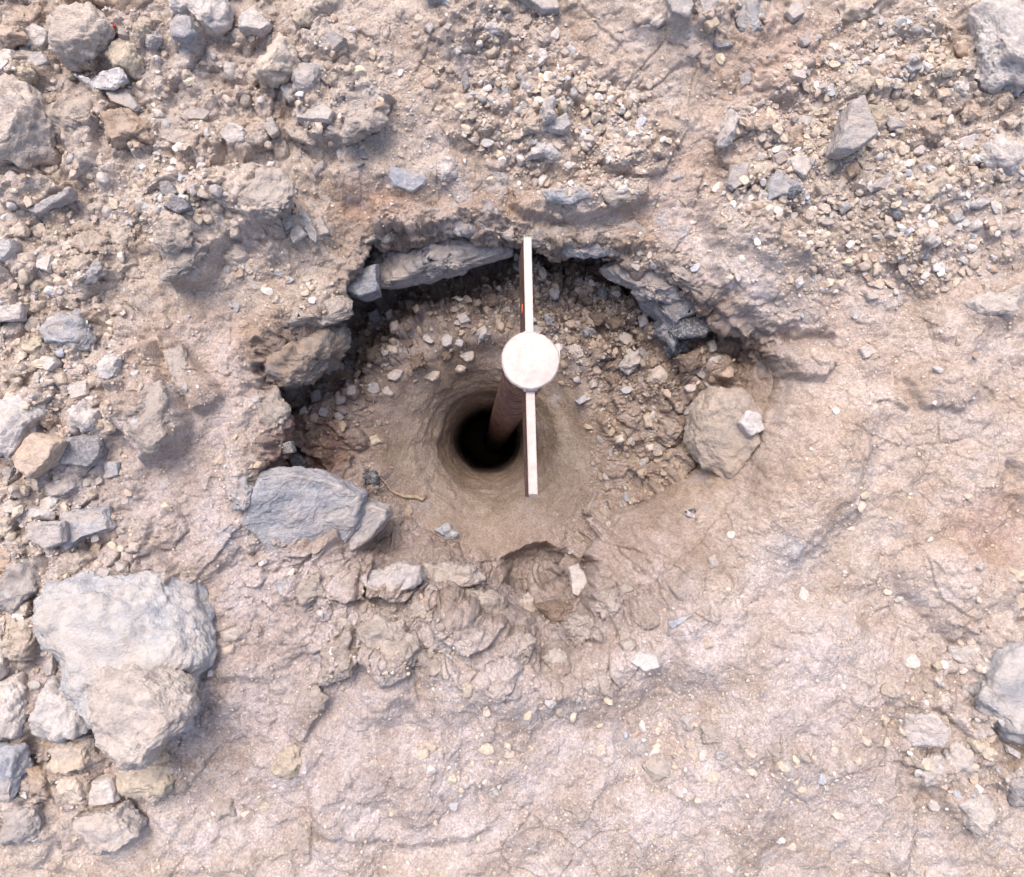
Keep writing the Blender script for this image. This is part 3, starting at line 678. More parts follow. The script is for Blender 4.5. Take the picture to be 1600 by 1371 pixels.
rk('white','pebble',[(1455,575),(1465,570),(1476,578),(1468,585)],.4)
rk('white','stone',[(1240,440),(1252,430),(1258,445),(1246,452)],.4)
rk('tan','stone',[(1297,440),(1325,435),(1315,455)],.35)
rk('tan','stone',[(1340,415),(1355,405),(1362,420),(1348,425)],.4)
rk('pale','stone',[(1350,458),(1370,455),(1372,468),(1355,470)],.4)
rk('yellow','rock',[(1576,892),(1612,884),(1615,915),(1580,912)],.35)
rk('yellow','rock',[(1577,925),(1612,918),(1612,965),(1585,950)],.35)
# lower right
rk('boulder','boulder',[(1508,1082),(1528,1040),(1560,1002),(1600,990),(1650,1000),(1650,1190),(1600,1158),(1560,1142),(1530,1112)],.3,label='large bluish white boulder at the right edge, low down',lm='right edge boulder',sub=5)
rk('pale','rock',[(1408,1142),(1420,1112),(1445,1105),(1468,1130),(1462,1160),(1420,1163)],.38,label='pale rounded rock left of the small lower right pebbles',lm='lower right pale rock')
rk('yellow','stone',[(1513,1158),(1522,1145),(1540,1155),(1549,1172),(1546,1188),(1527,1186)],.5,label='cream oval stone below the right edge boulder',lm='cream oval stone')
rk('pale','rock',[(1478,1170),(1495,1156),(1516,1165),(1518,1200),(1470,1215)],.4)
rk('pale','rock',[(1435,1192),(1465,1178),(1480,1200),(1460,1225),(1435,1220)],.35)
rk('white','stone',[(1565,1160),(1592,1175),(1588,1183),(1568,1172)],.4)
rk('white','pebble',[(1462,1063),(1471,1055),(1476,1070),(1465,1076)],.5)
rk('yellow','pebble',[(1458,1040),(1468,1032),(1474,1045),(1463,1050)],.5)
rk('white','pebble',[(1495,1045),(1512,1043),(1510,1053),(1497,1055)],.5)
rk('tan','pebble',[(1466,1085),(1480,1080),(1482,1098),(1469,1097)],.5)
rk('pale','rock',[(1480,1010),(1525,1005),(1528,1030),(1500,1035),(1482,1028)],.3)
rk('white','pebble',[(1520,885),(1533,880),(1537,888),(1528,894)],.5)
rk('white','pebble',[(1500,915),(1515,910),(1520,918),(1505,921)],.4)
rk('pale','rock',[(1480,1250),(1530,1235),(1560,1270),(1520,1300)],.35)
rk('grey','rock',[(1560,1215),(1610,1205),(1625,1250),(1580,1260)],.4)
# bottom middle
rk('white','stone',[(983,1033),(1000,1018),(1025,1024),(1028,1038),(1005,1046)],.4,label='white rounded stone, largest of three below the pit',lm='white rounded stone')
rk('soilcrust','stone',[(969,1004),(985,996),(999,1008),(991,1021),(975,1019)],.4,lift=.12)
rk('soilcrust','stone',[(1015,1001),(1022,998),(1033,1015),(1018,1019)],.4,lift=.12)
rk('soilcrust','stone',[(928,1056),(945,1049),(958,1075),(955,1091),(938,1077)],.35,lift=.12)
rk('soilcrust','stone',[(964,916),(982,910),(991,922),(970,928)],.4,lift=.12)
rk('soilcrust','stone',[(1105,871),(1120,867),(1124,884),(1108,889)],.35,lift=.12)
rk('blue','flake',[(1044,971),(1062,966),(1083,960),(1065,973),(1048,982)],.2,label='bluish chip with a pale rim right of the pit')
rk('soilcrust','rock',[(846,1028),(868,1016),(888,1020),(890,1032),(862,1043)],.3,lift=.12)
rk('grey','rock',[(1062,1122),(1080,1113),(1100,1120),(1092,1137),(1070,1141)],.3,lift=.15)
rk('soilcrust','rock',[(1095,1134),(1112,1127),(1132,1132),(1124,1158),(1096,1162)],.3,lift=.15)
rk('yellow','rock',[(428,1190),(448,1166),(468,1172),(478,1188),(470,1212),(438,1215)],.3,lift=.2,label='cream rounded rock bottom left of centre, flush with the soil',lm='cream flush rock')
rk('yellow','pebble',[(723,1073),(735,1068),(741,1075),(735,1090),(724,1088)],.45,lift=.12)
rk('soilcrust','stone',[(763,1075),(782,1065),(793,1077),(782,1092),(768,1088)],.35,lift=.12)
rk('soilcrust','rock',[(1003,1195),(1030,1180),(1053,1180),(1057,1210),(1018,1222)],.25,lift=.2)
rk('soilcrust','rock',[(478,1080),(495,1070),(511,1090),(510,1110),(490,1115)],.25,lift=.1)
rk('soilcrust','pebble',[(1155,1160),(1170,1162),(1172,1180),(1158,1178)],.4,lift=.12)
rk('soilcrust','stone',[(1150,1185),(1168,1187),(1170,1205),(1152,1200)],.4,lift=.12)
rk('soilcrust','stone',[(1243,1170),(1262,1178),(1268,1192),(1250,1190)],.35,lift=.12)
rk('soilcrust','stone',[(1195,1165),(1215,1160),(1225,1180),(1210,1195)],.35,lift=.12)
rk('tan','stone',[(1075,1175),(1092,1172),(1095,1188),(1080,1190)],.4,lift=.12)
rk('blue','stone',[(430,912),(450,905),(458,922),(440,930)],.25,lift=.15)
rk('soilcrust','stone',[(380,1000),(385,985),(368,980),(345,988),(350,1003)],.3,lift=.12)
rk('tan','pebble',[(345,1012),(365,1008),(366,1020),(350,1024)],.4,lift=.12)
rk('soilcrust','stone',[(880,1260),(910,1250),(925,1272),(900,1285)],.35,lift=.12)
rk('soilcrust','stone',[(330,1250),(365,1240),(375,1270),(345,1280)],.35,lift=.12)
# in and on the rim of the pit
rk('ochre','rock',[(422,563),(445,530),(500,500),(543,488),(556,505),(550,545),(520,572),(482,600),(460,608),(435,597)],.5,z=-.12,label='rust-streaked grey rock hanging from the upper left pit rim',lm='rust-streaked rock',sub=6,rough=1.4)
rk('slabstone','boulder',[(394,808),(424,738),(470,732),(525,745),(575,770),(566,818),(540,860),(502,882),(468,882),(430,858)],.34,z=-.085,label='blue-grey slab with a flat sloping face on the lower left pit rim',lm='blue-grey slab',sub=6,rough=1,prism=(-.25,.25))
rk('grey','rock',[(540,774),(575,780),(610,793),(612,808),(582,842),(555,858),(525,855)],.5,z=-.125,label='grey block with dark stains right of the blue-grey slab',lm='stained grey block',sub=5,prism=(-.2,.1))
rk('slate','rock',[(538,458),(562,425),(592,415),(596,462),(568,472)],.5,z=-.12,label='dark speckled rock under the upper left pit rim',lm='dark speckled rock',sub=5,prism=(.1,-.2))
rk('grey','slab',[(585,392),(650,372),(740,362),(812,372),(805,398),(760,412),(700,430),(640,442),(595,455)],.4,z=-.16,label='pinkish grey slab under the top rim of the pit, left of the post',lm='slab under the rim',sub=6,rough=1.3)
rk('grey','ledge',[(940,420),(962,402),(1020,408),(1060,438),(1085,470),(1040,475),(1000,457),(952,442)],.5,z=-.13,label='grey overhanging ledge rock under the upper right pit rim',lm='overhanging ledge rock',sub=6,rough=1.2)
rk('slate','rock',[(985,452),(1020,458),(1095,462),(1110,490),(1060,505),(1042,550),(1030,520),(1010,485)],.5,z=-.19,label='layered slate rock below the overhanging ledge rock',sub=5,rough=1.4)
rk('dark','slab',[(1042,518),(1060,497),(1100,495),(1117,512),(1098,527),(1050,532)],.4,z=-.15,label='dark slab wedged at the right end of the ledge',lm='dark wedged slab',sub=5,prism=(.1,-.2))
rk('dark','rock',[(1033,545),(1050,530),(1078,528),(1075,550),(1045,558)],.4,z=-.2,sub=5)
rk('white','stone',[(1008,402),(1030,400),(1038,412),(1025,422),(1010,420)],.5,z=-.08,label='whitish stone set in the rim above the ledge rock')
rk('dampclod','boulder',[(1068,690),(1080,640),(1105,608),(1150,606),(1192,640),(1195,690),(1170,738),(1130,755),(1090,735)],.42,z=-.135,label='rounded soil-covered boulder in the right wall of the pit',lm='soil-covered boulder',sub=6,rough=.4)
rk('white','stone',[(1149,662),(1163,642),(1186,645),(1191,672),(1166,684)],.45,z=-.075,label='whitish stone resting on the soil-covered boulder')
rk('tan','stone',[(1010,577),(1028,570),(1047,590),(1032,604),(1012,596)],.45,lift=.5,label='tan angular stone on the right of the pit floor',lm='tan floor stone')
for m_, k_, p_ in [
 ('slate','stone',[(904,517),(922,507),(932,522),(915,532)]),('pale','stone',[(884,541),(900,536),(916,553),(905,560),(890,552)]),
 ('blue','stone',[(896,627),(918,614),(923,624),(904,633)]),('blue','pebble',[(967,609),(983,603),(991,609),(976,618)]),
 ('slate','pebble',[(996,590),(1005,588),(1006,606),(997,609)]),('grey','stone',[(920,595),(933,591),(935,606),(922,608)]),
 ('grey','stone',[(743,517),(757,509),(767,525),(748,536)]),('grey','stone',[(713,495),(727,489),(736,503),(720,508)]),
 ('slate','stone',[(848,494),(857,490),(864,505),(855,512)]),('damp','stone',[(888,456),(902,449),(907,465),(892,470)]),
 ('slate','stone',[(928,447),(944,444),(956,462),(948,474),(935,463)]),('grey','stone',[(996,492),(1008,490),(1015,508),(1000,514)]),
 ('slate','stone',[(453,715),(468,708),(482,722),(470,736),(457,730)]),('slate','stone',[(436,695),(458,689),(462,707),(442,711)]),
 ('dark','stone',[(485,738),(505,736),(508,750),(490,752)]),('slate','pebble',[(484,612),(500,609),(504,627),(488,631)]),
 ('dark','stone',[(535,562),(553,560),(557,577),(540,585)]),('damp','stone',[(500,585),(525,578),(538,595),(515,608)]),
 ('dark','pebble',[(569,743),(583,735),(595,745),(588,759),(572,756)]),('yellow','pebble',[(577,684),(589,679),(598,691),(583,697)]),
 ('blue','stone',[(679,827),(698,817),(718,836),(703,848)]),('clod','stone',[(811,936),(825,927),(838,937),(836,960),(815,961)]),
 ('pale','stone',[(889,887),(904,883),(918,905),(907,930),(893,925)]),('damp','stone',[(840,948),(865,940),(893,945),(895,968),(860,976)]),
 ('dark','pebble',[(1070,799),(1085,795),(1089,804),(1075,808)]),('white','pebble',[(1073,797),(1090,806),(1087,812),(1072,806)]),
 ('grey','stone',[(965,575),(985,548),(1003,545),(1000,565),(982,585)]),('brown','pebble',[(922,572),(935,565),(940,585),(925,588)]),
 ('tan','pebble',[(1004,650),(1020,648),(1020,668),(1008,668)]),('tan','pebble',[(1008,698),(1020,692),(1026,703),(1012,708)]),
 ('tan','pebble',[(960,683),(972,678),(976,690),(963,694)]),('damp','stone',[(570,545),(590,540),(598,560),(575,565)]),
 ('damp','stone',[(640,560),(660,550),(668,572),(645,580)]),('grey','pebble',[(600,490),(612,482),(618,498),(605,503)]),
 ('slate','stone',[(575,490),(590,483),(598,500),(582,508)]),('damp','stone',[(880,420),(900,410),(908,430),(888,436)]),
 ('damp','stone',[(858,430),(875,422),(880,445),(862,448)]),('damp','stone',[(760,465),(775,458),(782,475),(765,480)]),
 ('brown','pebble',[(643,480),(653,475),(657,486),(648,490)]),('damp','stone',[(916,418),(934,412),(938,430),(922,436)]),
 ('damp','stone',[(950,500),(970,492),(975,512),(955,518)]),('damp','stone',[(975,470),(992,462),(996,480),(980,485)]),
 ('grey','stone',[(1105,535),(1116,530),(1120,548),(1108,553)]),('damp','stone',[(1050,560),(1090,548),(1100,575),(1065,585)]),
 ('grey','stone',[(1065,635),(1082,628),(1080,645),(1068,650)]),('damp','stone',[(1058,655),(1070,652),(1072,670),(1060,672)]),
 ('pale','pebble',[(870,538),(880,535),(882,548),(872,550)]),('tan','pebble',[(898,560),(910,557),(912,566),(900,568)])]:
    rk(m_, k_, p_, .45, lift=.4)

for m_, k_, p_, z_, h_ in [
 ('blue','crust',[(655,345),(700,338),(745,345),(760,362),(735,372),(690,362),(660,362)],-.075,.4),
 ('pale','crust',[(740,335),(790,330),(805,350),(800,378),(765,368),(742,352)],-.075,.35),
 ('clod','crust',[(815,350),(880,345),(905,360),(900,392),(850,388),(818,378)],-.075,.4),
 ('blue','crust',[(868,378),(905,370),(950,375),(958,398),(915,404),(875,398)],-.075,.4),
 ('pale','crust',[(905,350),(990,345),(1012,362),(1000,394),(955,397),(910,372)],-.07,.35),
 ('blue','crust',[(845,300),(905,292),(930,305),(890,322),(855,318)],None,.3),
 ('pale','crust',[(930,295),(1000,290),(1010,310),(960,325),(930,315)],None,.3),
 ('pale','crust',[(1010,400),(1060,392),(1095,430),(1092,462),(1060,442),(1030,425)],-.07,.35),
 ('clod','crust',[(1095,402),(1140,385),(1230,430),(1275,500),(1230,522),(1150,497),(1105,472)],-.075,.22),
 ('clod','crust',[(440,480),(500,468),(545,462),(550,490),(480,508),(435,520)],-.05,.4),
 ('pale','crust',[(405,610),(430,612),(448,640),(440,682),(425,692),(408,660)],-.05,.35),
 ('blue','crust',[(360,745),(385,740),(398,770),(385,800),(368,795)],None,.3),
 ('clod','crust',[(575,340),(620,335),(640,360),(600,374),(576,380)],-.07,.4),
 ('pale','crust',[(688,930),(735,918),(776,920),(794,965),(775,1000),(720,1012),(680,978)],-.085,.28),
 ('clod','crust',[(562,975),(600,966),(652,1005),(645,1040),(600,1058),(562,1022)],None,.25),
 ('grey','crust',[(560,902),(625,880),(655,886),(665,905),(625,928),(575,928)],None,.35),
 ('pale','crust',[(512,1005),(545,985),(562,1020),(540,1055),(500,1060)],None,.3),
 ('clod','crust',[(665,880),(740,885),(760,905),(700,925),(665,915)],None,.35),
 ('clod','crust',[(455,905),(500,895),(520,930),(480,950),(450,935)],None,.4),
 ('clod','crust',[(805,985),(835,1000),(830,1025),(800,1020)],None,.4),
 ('clod','crust',[(880,975),(920,965),(935,990),(900,1005)],None,.4),
 ('clod','crust',[(650,1015),(690,1020),(700,1050),(665,1060)],None,.35),
 ('clod','crust',[(930,930),(965,925),(975,950),(940,962)],None,.35),
 ('clod','crust',[(515,960),(545,950),(555,975),(525,990)],None,.4),
 ('clod','crust',[(640,940),(672,935),(680,965),(650,972)],None,.4),
 ('clod','crust',[(250,380),(300,372),(330,380),(300,430),(262,440)],None,.25),
 ('clod','crust',[(400,265),(440,270),(462,300),(450,335),(400,340),(370,310)],None,.22),
 ('clod','crust',[(205,455),(250,450),(252,510),(222,512)],None,.25),
 ('pale','crust',[(255,545),(285,540),(305,590),(308,630),(285,625)],None,.25),
 ('clod','crust',[(210,600),(255,590),(265,680),(240,710),(205,680)],None,.22),
 ('clod','crust',[(530,150),(580,135),(610,165),(590,205),(540,225),(520,190)],None,.22)]:
    rk('soilcrust' if m_ in ('pale', 'clod') else m_, k_, p_, h_, z_, lift=-.15, rough=1.6)
# pebbles that fill the gravel patches, big enough to count
FILL = [(110,120,120,90,9),(60,330,60,60,5),(60,450,70,50,7),(60,590,70,40,6),(330,60,60,50,6),(520,110,60,80,5),(740,90,70,70,7),(860,150,70,60,6),
        (1240,240,60,50,5),(1330,300,90,50,9),(1420,230,90,70,8),(1410,140,70,50,5),(1520,290,60,60,6),(1300,400,70,40,4),(1420,60,60,50,4),(890,570,50,60,4),(60,780,60,30,3),(330,240,70,50,4),(500,190,50,30,3)]
taken = [tuple(np.mean(r['poly'], 0))+(np.ptp(np.array(r['poly']), axis=0).max()*.5,) for r in ROCKS]
for (cx, cy, rx, ry, cnt) in FILL:
    k = 0; tries = 0
    while k < cnt and tries < 300:
        tries += 1
        x = random.gauss(cx, rx*.6); y = random.gauss(cy, ry*.6); s = random.uniform(5.5, 9)
        if any(math.hypot(x-a, y-b) < c+s for a, b, c in taken) or x < 5 or y < 5 or x > 1595: continue
        m = random.choice(['tan', 'yellow', 'pale', 'grey', 'clod', 'brown', 'white', 'tan', 'clod'])
        aa = random.uniform(0, 6.28); e = random.uniform(.65, 1)
        poly = []
        for q_ in range(7):
            t = q_/7*2*math.pi+random.uniform(-.25, .25); rr_ = s*random.uniform(.85, 1.15)
            ux, uy = rr_*math.cos(t), rr_*math.sin(t)*e
            poly.append((x+ux*math.cos(aa)-uy*math.sin(aa), y+ux*math.sin(aa)+uy*math.cos(aa)))
        rk(m, 'pebble', poly, .5); taken.append((x, y, s)); k += 1

for (cx, cy, rx, ry, cnt) in [(90,300,90,60,8),(60,560,70,150,16),(50,760,60,60,6),(60,860,60,40,4),(150,60,120,60,6),(480,90,80,80,7),(300,330,70,50,5),(1400,120,110,80,12),(1340,270,100,60,10),(1530,330,60,60,5),
   (1450,250,80,60,8),(920,500,60,80,8),(1000,560,60,50,5),(700,480,80,50,10),(640,500,60,50,8),(560,590,50,50,6),(900,430,70,30,8),(480,640,30,30,4),(1090,590,30,30,4),(1490,1120,50,90,6),(1230,1170,100,30,5),(600,40,80,40,5),(1060,60,70,50,4),(830,130,50,60,5)]:
    k = 0; tries = 0; pit = (640 < cx < 1100 and 400 < cy < 640) or (470 < cx < 600 and 580 < cy < 660)
    while k < cnt and tries < 400:
        tries += 1
        x = random.gauss(cx, rx*.6); y = random.gauss(cy, ry*.6); s = random.uniform(8.5, 14)
        if any(math.hypot(x-a, y-b) < c+s*.8 for a, b, c in taken) or x < 5 or y < 5 or x > 1595: continue
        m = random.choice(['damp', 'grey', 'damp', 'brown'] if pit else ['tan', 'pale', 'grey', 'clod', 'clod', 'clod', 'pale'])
        aa = random.uniform(0, 6.28); e = random.uniform(.6, 1); poly = []
        for q_ in range(7):
            t = q_/7*2*math.pi+random.uniform(-.3, .3); rr_ = s*random.uniform(.8, 1.2)
            ux, uy = rr_*math.cos(t), rr_*math.sin(t)*e
            poly.append((x+ux*math.cos(aa)-uy*math.sin(aa), y+ux*math.sin(aa)+uy*math.cos(aa)))
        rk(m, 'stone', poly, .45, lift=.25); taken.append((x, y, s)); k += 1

LM = [(np.mean(r['poly'], 0), r['lm']) for r in ROCKS if r['lm']]
LM += [(np.array([829, 563]), 'capped steel post')]
def rel(dx, dy):
    a = math.degrees(math.atan2(-dy, dx)) % 360
    return ['right of', 'above and right of', 'above', 'above and left of', 'left of', 'below and left of', 'below', 'below and right of'][int((a+22.5)//45) % 8]
used = {}
def auto_label(r):
    c = np.mean(r['poly'], 0); s = np.ptp(np.array(r['poly']), axis=0)
    size = 'tiny' if max(s) < 17 else 'small' if max(s) < 28 else 'medium-sized' if max(s) < 48 else 'large'
    shp = 'long' if max(s)/max(1, min(s)) > 1.7 else 'squat' if s[0]/s[1] > 1.25 else 'upright' if s[1]/s[0] > 1.25 else 'chunky'
    ds = sorted((math.hypot(*(c-p)), nme, p) for p, nme in LM if nme != r['lm'])
    hd = f"{size} {shp} {COLW[r['mat']]} {'crust piece' if r['kind'] == 'crust' else r['kind']}"
    for n1 in range(2):
        a = ds[n1]
        near = 'just ' if a[0] < 45 else ''
        cands = [f"{hd} {near}{rel(*(c-a[2]))} the {a[1]}", ]
        for b_ in ds[n1+1:n1+4]:
            cands.append(f"{hd} {rel(*(c-a[2]))} the {a[1]}, toward the {b_[1]}" if False else f"{hd} {rel(*(c-a[2]))} the {a[1]}, {rel(*(c-b_[2]))} the {b_[1]}")
        for t in cands:
            if t not in used and len(t.split()) <= 16: return t
    return cands[0]
GRP = {'boulder': 'boulders around the pit', 'rock': 'rocks around the pit', 'stone': 'stones around the pit', 'pebble': 'pebbles around the pit', 'flake': 'thin flakes of stone',
       'crust': 'pieces of broken crust round the pit', 'slab': 'slabs in the pit wall', 'ledge': 'slabs in the pit wall'}
NAME = {'crust': 'crust_piece', 'flake': 'stone_flake', 'slab': 'rock_slab', 'ledge': 'rock_ledge'}
CATS = {'crust': 'earth crust', 'flake': 'stone', 'slab': 'rock', 'ledge': 'rock'}
SKIRT = []
for i, r in enumerate(ROCKS):                    # freshly broken stones keep flat faces
    if not r['prism'] and not r['sub'] and (r['kind'] == 'flake' or (r['kind'] in ('stone', 'rock') and r['mat'] in ('grey', 'slate', 'blue', 'white', 'pale', 'dark') and i % 5 < 3)):
        g = np.random.default_rng(i); r['prism'] = tuple(g.uniform(-.35, .35, 2)); r['rough'] = 1.3
for i, r in enumerate(ROCKS):
    pl = np.array(r['poly'], float); c = (pl.min(0)+pl.max(0))/2
    if polysd(c[:1], c[1:2], [tuple(q_) for q_ in pl])[0] < 0: c = pl.mean(0)
    g = hit(*c)
    z = g[2] if r['z'] is None else r['z']
    ex = pl-c; zc = z
    for _ in range(3):
        sc_ = (H-zc)/F; m = np.stack([ex[:, 0]*sc_, -ex[:, 1]*sc_], 1)
        small = min(np.ptp(m, axis=0)); h = small*r['hf']
        if r['z'] is None: zc = z+h*r['lift']
    m = m*(.93 if r['sub'] == 6 and r['z'] is None else .98); loc = at(c[0], c[1], zc)
    sub = r['sub'] or (5 if small > .032 else 4 if small > .016 else 3)
    if r['prism']: V, Fc = prism_shape(m, h, 100+i, sub, r['rough'], r['prism'])
    else: V, Fc = rock_shape(m, h, 100+i, sub, r['rough'], 13, .5, clod=2.2 if r['mat'] in ('clod', 'soilcrust', 'dampclod', 'damp', 'tan', 'yellow', 'brown') else 1)
    if r['z'] is None:
        SKIRT.append((c, small, pl, min(h*.45, .012)))
    o = make_mesh(NAME.get(r['kind'], r['kind']), V, Fc, MAT[r['mat']])
    o.location = loc
    lb = r['label'] or auto_label(r); used[lb] = 1
    tag(o, lb, CATS.get(r['kind'], r['kind']), GRP[r['kind']])

# soil banked up against the stones
pxs_, pys_, _ = project(P[:-1]); far_ = rad > 2
rowmask = np.where(~far_)[0]; order = rowmask[np.argsort(pxs_[rowmask])]; pxo = pxs_[order]
for c_, rad_px, pl, amp in SKIRT:
    i0, i1 = np.searchsorted(pxo, [pl[:, 0].min()-24, pl[:, 0].max()+24]); I = order[i0:i1]
    I = I[(pys_[I] > pl[:, 1].min()-24) & (pys_[I] < pl[:, 1].max()+24) & (N1[I, 2] > .4)]
    if len(I) == 0: continue
    s_ = polysd(pxs_[I], pys_[I], [tuple(q_) for q_ in pl])
    P[I, 2] += amp*np.exp(-(np.minimum(s_+2, 0)/9)**2)
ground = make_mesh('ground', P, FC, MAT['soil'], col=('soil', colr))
ground['kind'] = 'structure'

# ------------------------------------------------------------------ loose gravel: thousands of bits, one object
def gravel(name, count, smin, smax, weight, sub, label, mats_cols, seed):
    g = np.random.default_rng(seed); wgt = weight.copy()
    # area per vertex so that density is even
    G = P[:-1].reshape(NR, NA, 3); du = np.linalg.norm(np.roll(G, -1, 1)-G, axis=2); dvv = np.linalg.norm(np.gradient(G, axis=0), axis=2)
    wgt *= (du*dvv).ravel(); wgt[rad > 1.6] *= .25*(rad[rad > 1.6] < 2.6); wgt[~np.isfinite(wgt)] = 0
    cs = np.cumsum(wgt); ix = np.searchsorted(cs, g.random(count)*cs[-1]); ix = np.clip(ix, 0, len(rad)-1)
    T = []
    for k in range(14):
        D, Fc = ico(sub); V = D.copy()
        for _ in range(9):
            nn = g.normal(size=3); nn /= np.linalg.norm(nn); e = V @ nn-g.uniform(.35, .75); V = V-np.where(e > 0, e, 0)[:, None]*nn
        V = V*np.array([1.25, g.uniform(.75, 1.15), g.uniform(.6, .95)])+g.normal(0, .03, V.shape); T.append(V)
    nv = len(T[0]); s = smin*(smax/smin)**(g.random(count)**2.5)
    k = g.integers(0, 14, count); TT = np.stack(T)[k]                # count, nv, 3
    a = g.uniform(0, 6.28, count); ca, sa = np.cos(a)[:, None], np.sin(a)[:, None]
    tl = g.normal(0, .35, count); ct, st = np.cos(tl)[:, None], np.sin(tl)[:, None]
    X = TT[:, :, 0]; Y = TT[:, :, 1]*ct-TT[:, :, 2]*st; Z = TT[:, :, 1]*st+TT[:, :, 2]*ct
    W = np.stack([X*ca-Y*sa, X*sa+Y*ca, Z], 2)*s[:, None, None]
    pos = P[ix]+N1[ix]*(s*.12)[:, None]+np.stack([g.normal(0, .0015, count), g.normal(0, .0015, count), 0*s], 1)
    W = W+pos[:, None, :]
    FF = (Fc[None]+(np.arange(count)*nv)[:, None, None]).reshape(-1, 3)
    cc = np.array([m_[0] for m_ in mats_cols]); pp = np.array([m_[1] for m_ in mats_cols], float); pp /= pp.sum()
    ci = cc[g.choice(len(cc), count, p=pp)]*g.uniform(.86, 1.08, (count, 1))
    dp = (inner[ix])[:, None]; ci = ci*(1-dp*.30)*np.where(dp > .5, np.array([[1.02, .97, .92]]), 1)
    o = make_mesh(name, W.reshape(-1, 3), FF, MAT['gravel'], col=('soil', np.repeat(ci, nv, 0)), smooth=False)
    o['kind'] = 'stuff'; o['label'] = label; o['category'] = 'gravel'
    return o
def gravel_material():
    m, N, L, b = newmat('loose_gravel', .92)
    g = N.new('ShaderNodeNewGeometry'); co = g.outputs['Position']
    at_ = N.new('ShaderNodeAttribute'); at_.attribute_name = 'soil'
    c = mix(N, L, .9, at_.outputs['Color'], ramp(N, L, noise_node(N, L, co, 160, 6, .7), .3, .7, (.75, .74, .72, 1), (1.2, 1.2, 1.2, 1)), 'MULTIPLY')
    L.new(c, b.inputs['Base Color']); L.new(bump(N, L, noise_node(N, L, co, 350, 5, .7), .002, .8), b.inputs['Normal'])
    return m
MAT['gravel'] = gravel_material()
gc = [((.53,.44,.37),5),((.57,.48,.385),3),((.50,.415,.36),5),((.60,.55,.52),2.4),((.45,.425,.42),2),((.44,.34,.275),1),((.66,.62,.60),.7),((.43,.44,.48),.6)]
patch = sstep(-.1, .4, fbm(P[:-1], 8, 3, 131)); fine = sstep(-.1, .5, fbm(P[:-1], 5, 3, 141))
gw = np.zeros(len(rad))
for (a_, k_) in [((880,210,160,100,20,.3),3.5),((790,100,90,90,0,.4),2.0),((1400,220,250,170,-10,.3),2.6),((1330,360,220,80,10,.4),3),((70,520,150,200,0,.4),1.3),((150,150,190,180,0,.4),.8),
                 ((260,310,110,60,0,.4),3),((430,150,170,130,0,.4),.5),((560,180,110,90,0,.4),.5),((900,500,230,120,0,.4),2.2),((985,720,90,130,20,.4),2.2),((40,870,150,140,0,.4),1.6),((1500,1120,90,110,0,.4),1.8),((1130,1190,190,50,0,.5),1.0),
                 ((430,450,80,40,0,.4),1.8),((540,590,120,100,0,.5),.7),((640,800,90,40,0,.4),1.4),((1280,420,110,70,0,.4),1.6),((720,1190,80,60,0,.4),1.0)]:
    gw = np.maximum(gw, blob(*a_)*k_)
vis = (1-hole)*np.clip(outer+floor_, 0, 1)*(N1[:, 2] > .55)
gw1 = vis*(gw*(.35+.65*patch)+.06)
gravel('gravel', 8500, .0034, .0135, gw1, 3, 'loose tan and grey gravel strewn in patches over the soil', gc, 1)
gravel('grit', 90000, .0014, .0042, vis*(gw*.7*(.3+.7*fine)+.7*fine+.3), 1, 'fine pale grit scattered all over the dusty soil', gc, 2)

# ------------------------------------------------------------------ the capped steel post standing in the borehole
def rust_mat():
    m, N, L, b = newmat('rusty_steel', .5)
    tc = N.new('ShaderNodeTexCoord'); co = tc.outputs['Object']
    c = mix(N, L, ramp(N, L, noise_node(N, L, co, 30, 8, .7), .35, .65), (.075, .045, .04), (.22, .13, .105))
    c = mix(N, L, ramp(N, L, noise_node(N, L, co, 120, 6, .7), .58, .7), c, (.36, .25, .22))
    L.new(c, b.inputs['Base Color']); b.inputs['Metallic'].default_value = .5
    mp = N.new('ShaderNodeMapping'); mp.inputs['Scale'].default_value = (1, 1, 4); L.new(co, mp.inputs[0])
    L.new(bump(N, L, noise_node(N, L, mp.outputs[0], 26, 5, .6), .006, .8), b.inputs['Normal']); return m
def bright_mat(name, c0, c1):
    m, N, L, b = newmat(name, .42)
    tc = N.new('ShaderNodeTexCoord'); co = tc.outputs['Object']
    c = mix(N, L, ramp(N, L, noise_node(N, L, co, 45, 8, .7), .42, .70), c0, c1)
    L.new(c, b.inputs['Base Color']); b.inputs['Metallic'].default_value = .1; b.inputs['Specular IOR Level'].default_value = .5
    L.new(bump(N, L, noise_node(N, L, co, 150, 6, .6), .001, .5), b.inputs['Normal']); return m
rust = rust_mat(); cutm = bright_mat('bright_cut_steel', (.455, .388, .368), (.34, .285, .265))
Tp = mathutils.Vector(at(829, 563, .30)); Bt = mathutils.Vector(at(786, 661, -.66))
axis = (Tp-Bt).normalized()
side = mathutils.Vector((0, 1, 0)); side = (side-axis*side.dot(axis)).normalized(); wdir = axis.cross(side)*-1   # x to the right
Mx = mathutils.Matrix((wdir, side, axis)).transposed().to_4x4()
post = bpy.data.objects.new('steel_post', None); COL.objects.link(post)
foot = Tp-axis*1.72
post.matrix_world = mathutils.Matrix.Translation(foot) @ Mx
tag(post, 'rusty round steel post with bright cap and two side plates standing in the borehole', 'steel post')
L0 = 1.72
def bmobj(name, bm, mats, smooth=False, parent=post):
    me = bpy.data.meshes.new(name); bm.to_mesh(me); bm.free()
    for m in mats: me.materials.append(m)
    if smooth:
        for p in me.polygons: p.use_smooth = True
    o = bpy.data.objects.new(name, me); COL.objects.link(o); o.parent = parent; return o
